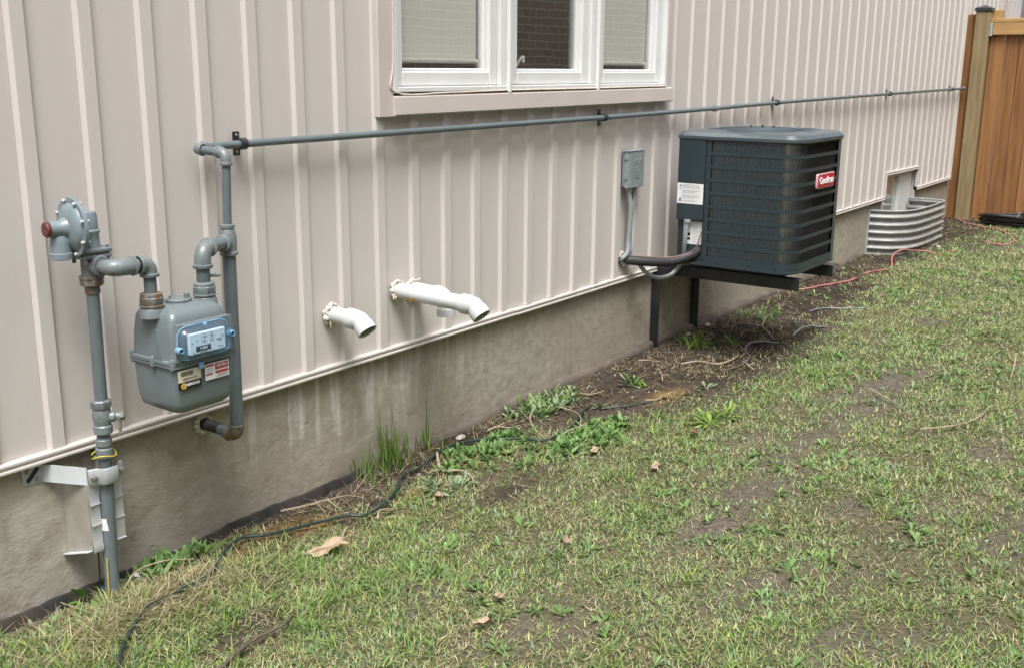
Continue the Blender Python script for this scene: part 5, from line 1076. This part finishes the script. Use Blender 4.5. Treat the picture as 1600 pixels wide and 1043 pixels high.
# ------------------------------------------------------------------ window well
WP = smooth([(9.10, .008, 0), (9.115, -.08, 0), (9.165, -.19, 0), (9.30, -.275, 0), (9.50, -.315, 0), (9.85, -.33, 0), (10.18, -.33, 0)], 5); WP += [Vector((10.235, -.315, 0)), Vector((10.26, -.28, 0)), Vector((10.262, -.14, 0)), Vector((10.262, .008, 0))]
wg = MB(); nzr = 60; hz = .42; fl = []
for k in range(nzr+1):
    z = hz*k/nzr; off = .016*math.sin(2*math.pi*(z/.0655)+1.2)
    if z > hz-.02: off = .0
    row = []
    for i, p in enumerate(WP):
        t = (WP[min(i+1, len(WP)-1)]-WP[max(i-1, 0)]).normalized(); nn = Vector((t.y, -t.x, 0)) if True else t
        row.append(p+nn*(-off)+Vector((0, 0, .015+z)))
    fl += row
nW = len(WP); wg.add(fl, [(k*nW+i, k*nW+i+1, (k+1)*nW+i+1, (k+1)*nW+i) for k in range(nzr) for i in range(nW-1)])
g = thing('window_well', 'corrugated galvanized steel well in front of the basement window', 'window well', (9.1, 0, 0)); 
o = wg.build('corrugated_shell', 'well', g, 0); o.data.shade_smooth(); o.location = (-9.1, 0, 0); md = o.modifiers.new('thickness', 'SOLIDIFY'); md.thickness = .0025
mb = MB(); P = [p+Vector((-9.1, 0, hz+.014)) for p in WP]; mb.tube(P, .006, 6); mb.build('rolled_rim', 'galv', g)
MB().box(9.075-9.1, 9.105-9.1, -.004, .011, .03, hz+.01, .001).build('mounting_flange', 'galv', g)
MB().box(10.26-9.1, 10.30-9.1, -.002, .0115, .03, hz+.01, .001).build('mounting_flange', 'galv', g)

# ------------------------------------------------------------------ fence
g = thing('fence', 'stained wooden privacy fence standing across the end of the yard', 'fence', (11.68, 0, .09))
def fb(mb, x0, x1, y0, y1, z0, z1, c=.004): return mb.box(x0-11.68, x1-11.68, y0, y1, z0-.09, z1-.09, c)
fb(MB(), 11.70, 11.725, -.082, .018, .06, 2.125).build('end_board', 'cedar', g)
fb(MB(), 11.655, 11.785, -.222, -.086, .0, 2.15, .006).build('post', 'post', g)
mb = MB(); fb(mb, 11.645, 11.795, -.232, -.076, 2.1505, 2.185, .004); mb.add([(x-11.68, y, z-.09) for x, y, z in ((11.65, -.227, 2.1855), (11.79, -.227, 2.1855), (11.79, -.081, 2.1855), (11.65, -.081, 2.1855), (11.72, -.154, 2.212))], [(0, 1, 4), (1, 2, 4), (2, 3, 4), (3, 0, 4), (3, 2, 1, 0)]); mb.build('post_cap', 'post_cap', g)
fb(MB(), 11.69, 11.785, -2.62, -.224, 2.045, 2.082).build('top_rail', 'rail', g); fb(MB(), 11.692, 11.73, -2.62, -.252, 1.925, 2.0445).build('fascia_rail', 'rail', g)
fb(MB(), 11.689, 11.74, -.250, -.2235, 1.915, 2.044, .001).build('rail_bracket', 'galv', g)
fb(MB(), 11.80, 11.90, -.30, -.20, .05, 2.17, .005).build('rear_post', 'rail', g)
y = -.224; k = 0; rnd = random.Random(8)
while y > -2.6:
    w_ = .138; fb(MB(), 11.735+rnd.uniform(0, .006), 11.757+rnd.uniform(0, .004), y-w_, y-.005, .10+rnd.uniform(0, .012), 1.93).build('fence_board', 'cedar' if k % 3 else 'cedar_pale', g); y -= w_; k += 1
fb(MB(), 11.70, 11.733, -.9, -.235, .075, .098, .003).build('bottom_rail', 'rail', g)
fb(MB(), 11.655, 11.785, -2.76, -2.62, .0, 2.15, .006).build('post', 'post', g)

# ------------------------------------------------------------------ cords and hoses on the ground
def gcord(name, pts, r, m, label, cat, ups=None, n=6):
    P = smooth([Vector((x, y, 0)) for x, y in pts], n); Q = [Vector((p.x, p.y, float(gz(p.x, p.y))+r*.9+.005+(ups[int(i/len(P)*len(ups))] if ups else 0))) for i, p in enumerate(P)]
    for _ in range(3): Q = [Q[0]]+[Vector((q.x, q.y, (a.z+2*q.z+b_.z)/4)) for a, q, b_ in zip(Q, Q[1:], Q[2:])]+[Q[-1]]
    return tag(MB().tube(Q, r, 10).build(name, m), label, cat)
gcord('cord', [(1.38, -.60), (1.48, -.445), (1.57, -.359), (1.69, -.288), (1.80, -.283), (1.93, -.271), (2.03, -.195), (2.16, -.135), (2.245, -.181), (2.387, -.217), (2.524, -.267), (2.583, -.315), (2.717, -.289), (2.856, -.219), (2.964, -.15), (3.064, -.16), (3.251, -.115), (3.41, -.155), (3.52, -.276), (3.569, -.40), (3.668, -.407), (3.80, -.39), (3.945, -.348), (4.05, -.31), (4.131, -.284)], .0056, 'cord', 'dark green garden cord snaking along the foundation through the weeds', 'cord', ups=[.016, .016, .008, .008])
gcord('cord', [(4.131, -.30), (4.19, -.38), (4.27, -.45), (4.36, -.50)], .005, 'cord', 'short piece of dark cord surfacing in the soil beyond the twigs', 'cord')
gcord('cable', [(5.42, -.52), (5.50, -.47), (5.62, -.45), (5.72, -.49), (5.80, -.55)], .006, 'cable_gray', 'gray cable end curving out of the soil before the unit', 'cable', ups=[0, .01, .015, .01, 0])
gcord('cable', [(5.05, -.53), (5.15, -.56), (5.27, -.575), (5.36, -.56)], .006, 'dark_twig', 'dark cable stub lying on the soil beside pale twigs', 'cable')
gcord('cable', [(5.98, -.56), (6.10, -.55), (6.22, -.60), (6.28, -.64)], .006, 'cable_gray', 'short gray cable loop on the soil under the near arm', 'cable', ups=[0, .02, 0])
gcord('cable', [(6.62, -.42), (6.80, -.47), (6.85, -.56), (6.95, -.68)], .006, 'cable_gray', 'pale cable lying in the soil right of the near arm', 'cable')
o = MB().tube([Vector((6.25, -.47, float(gz(6.25, -.47))+.02))+Vector((.022*math.cos(a), .010*math.cos(a), .022*math.sin(a))) for a in np.linspace(0, 6.283, 15)], .006, 8).build('cable_loop', 'cable_gray'); tag(o, 'small round cable loop standing in the soil under the unit', 'cable')
gcord('red_cord', [(7.22, -.08), (7.35, -.14), (7.50, -.18), (7.63, -.22), (7.82, -.27), (7.97, -.285)], .0058, 'cord_red', 'faded red cord section lying nearest the air conditioner', 'cord')
gcord('red_cord', [(8.16, -.27), (8.30, -.31), (8.42, -.38), (8.56, -.37), (8.76, -.31), (9.0, -.27), (9.2, -.30), (9.33, -.40), (9.36, -.50), (9.32, -.56)], .0058, 'cord_red', 'red cord arching past the front of the corrugated well', 'cord', ups=[0, 0, .03, .04, .02, 0])
gcord('red_cord', [(9.55, -.575), (9.72, -.575), (9.93, -.545)], .0058, 'cord_red', 'short bit of orange red cord surfacing right of the well', 'cord')
gcord('red_cord', [(11.60, -.20), (11.72, -.16), (11.68, -.125), (11.5, -.19), (11.30, -.33), (11.12, -.50), (11.05, -.62), (10.9, -.74), (10.65, -.85), (10.40, -.90), (10.22, -.86), (10.22, -.76), (10.28, -.68)], .0068, 'cord_red', 'red cord curling on bare soil at the foot of the fence', 'cord')
g = thing('hose_coil', 'flattened coil of black hose on the ground by the fence', 'hose', (11.5, -.9, .12)); rnd = random.Random(12)
for k in range(11):
    a_, b_ = .50+rnd.uniform(-.05, .04), .20+rnd.uniform(-.09, .05); z0 = .02+.012*k; P = []
    for i in range(29):
        t = 2*math.pi*i/28; P.append((b_*math.sin(t)+rnd.uniform(-.004, .004)-.02, a_*math.cos(t)*1.0, z0-.07+.012*math.sin(t*2+k)+(.03 if math.cos(t) < .2 else 0)*0))
    MB().tube(P, .011, 8, False).build('hose_loop', 'hose', g)
mb = MB(); mb.tube([(.20*math.cos(a)*.9, .16, .02+.085*math.sin(a)) for a in np.linspace(0, 6.283, 21)], .006, 6, False); mb.build('tie', 'cable_gray', g)
cable('red_cord', [(11.72, -.72, .22), (11.55, -.80, .25), (11.45, -.95, .26), (11.4, -1.15, .25), (11.45, -1.3, .2)], .009, 'cord_red', 'red cord draped over the top of the black hose coil', 'cord', 8)

GR = {'twig': 'dry twigs and stems lying on the yard', 'leaf': 'dead leaves lying in the grass', 'grass tuft': 'grass tufts growing near the foundation', 'weed': 'broadleaf weeds growing in the yard', 'stone': 'pale stones along the wall', 'cable': 'cable ends lying in the soil', 'edging': 'edging along the foundation', 'conduit': 'gray conduits at the disconnect box'}
for o in bpy.data.objects:
    if o.parent is None and o.get('category') in GR and 'group' not in o.keys(): o['group'] = GR[o['category']]
    if o.parent is None and o.get('category') == 'cord' and o.name.startswith('red_cord'): o['group'] = 'red cord sections on the ground'
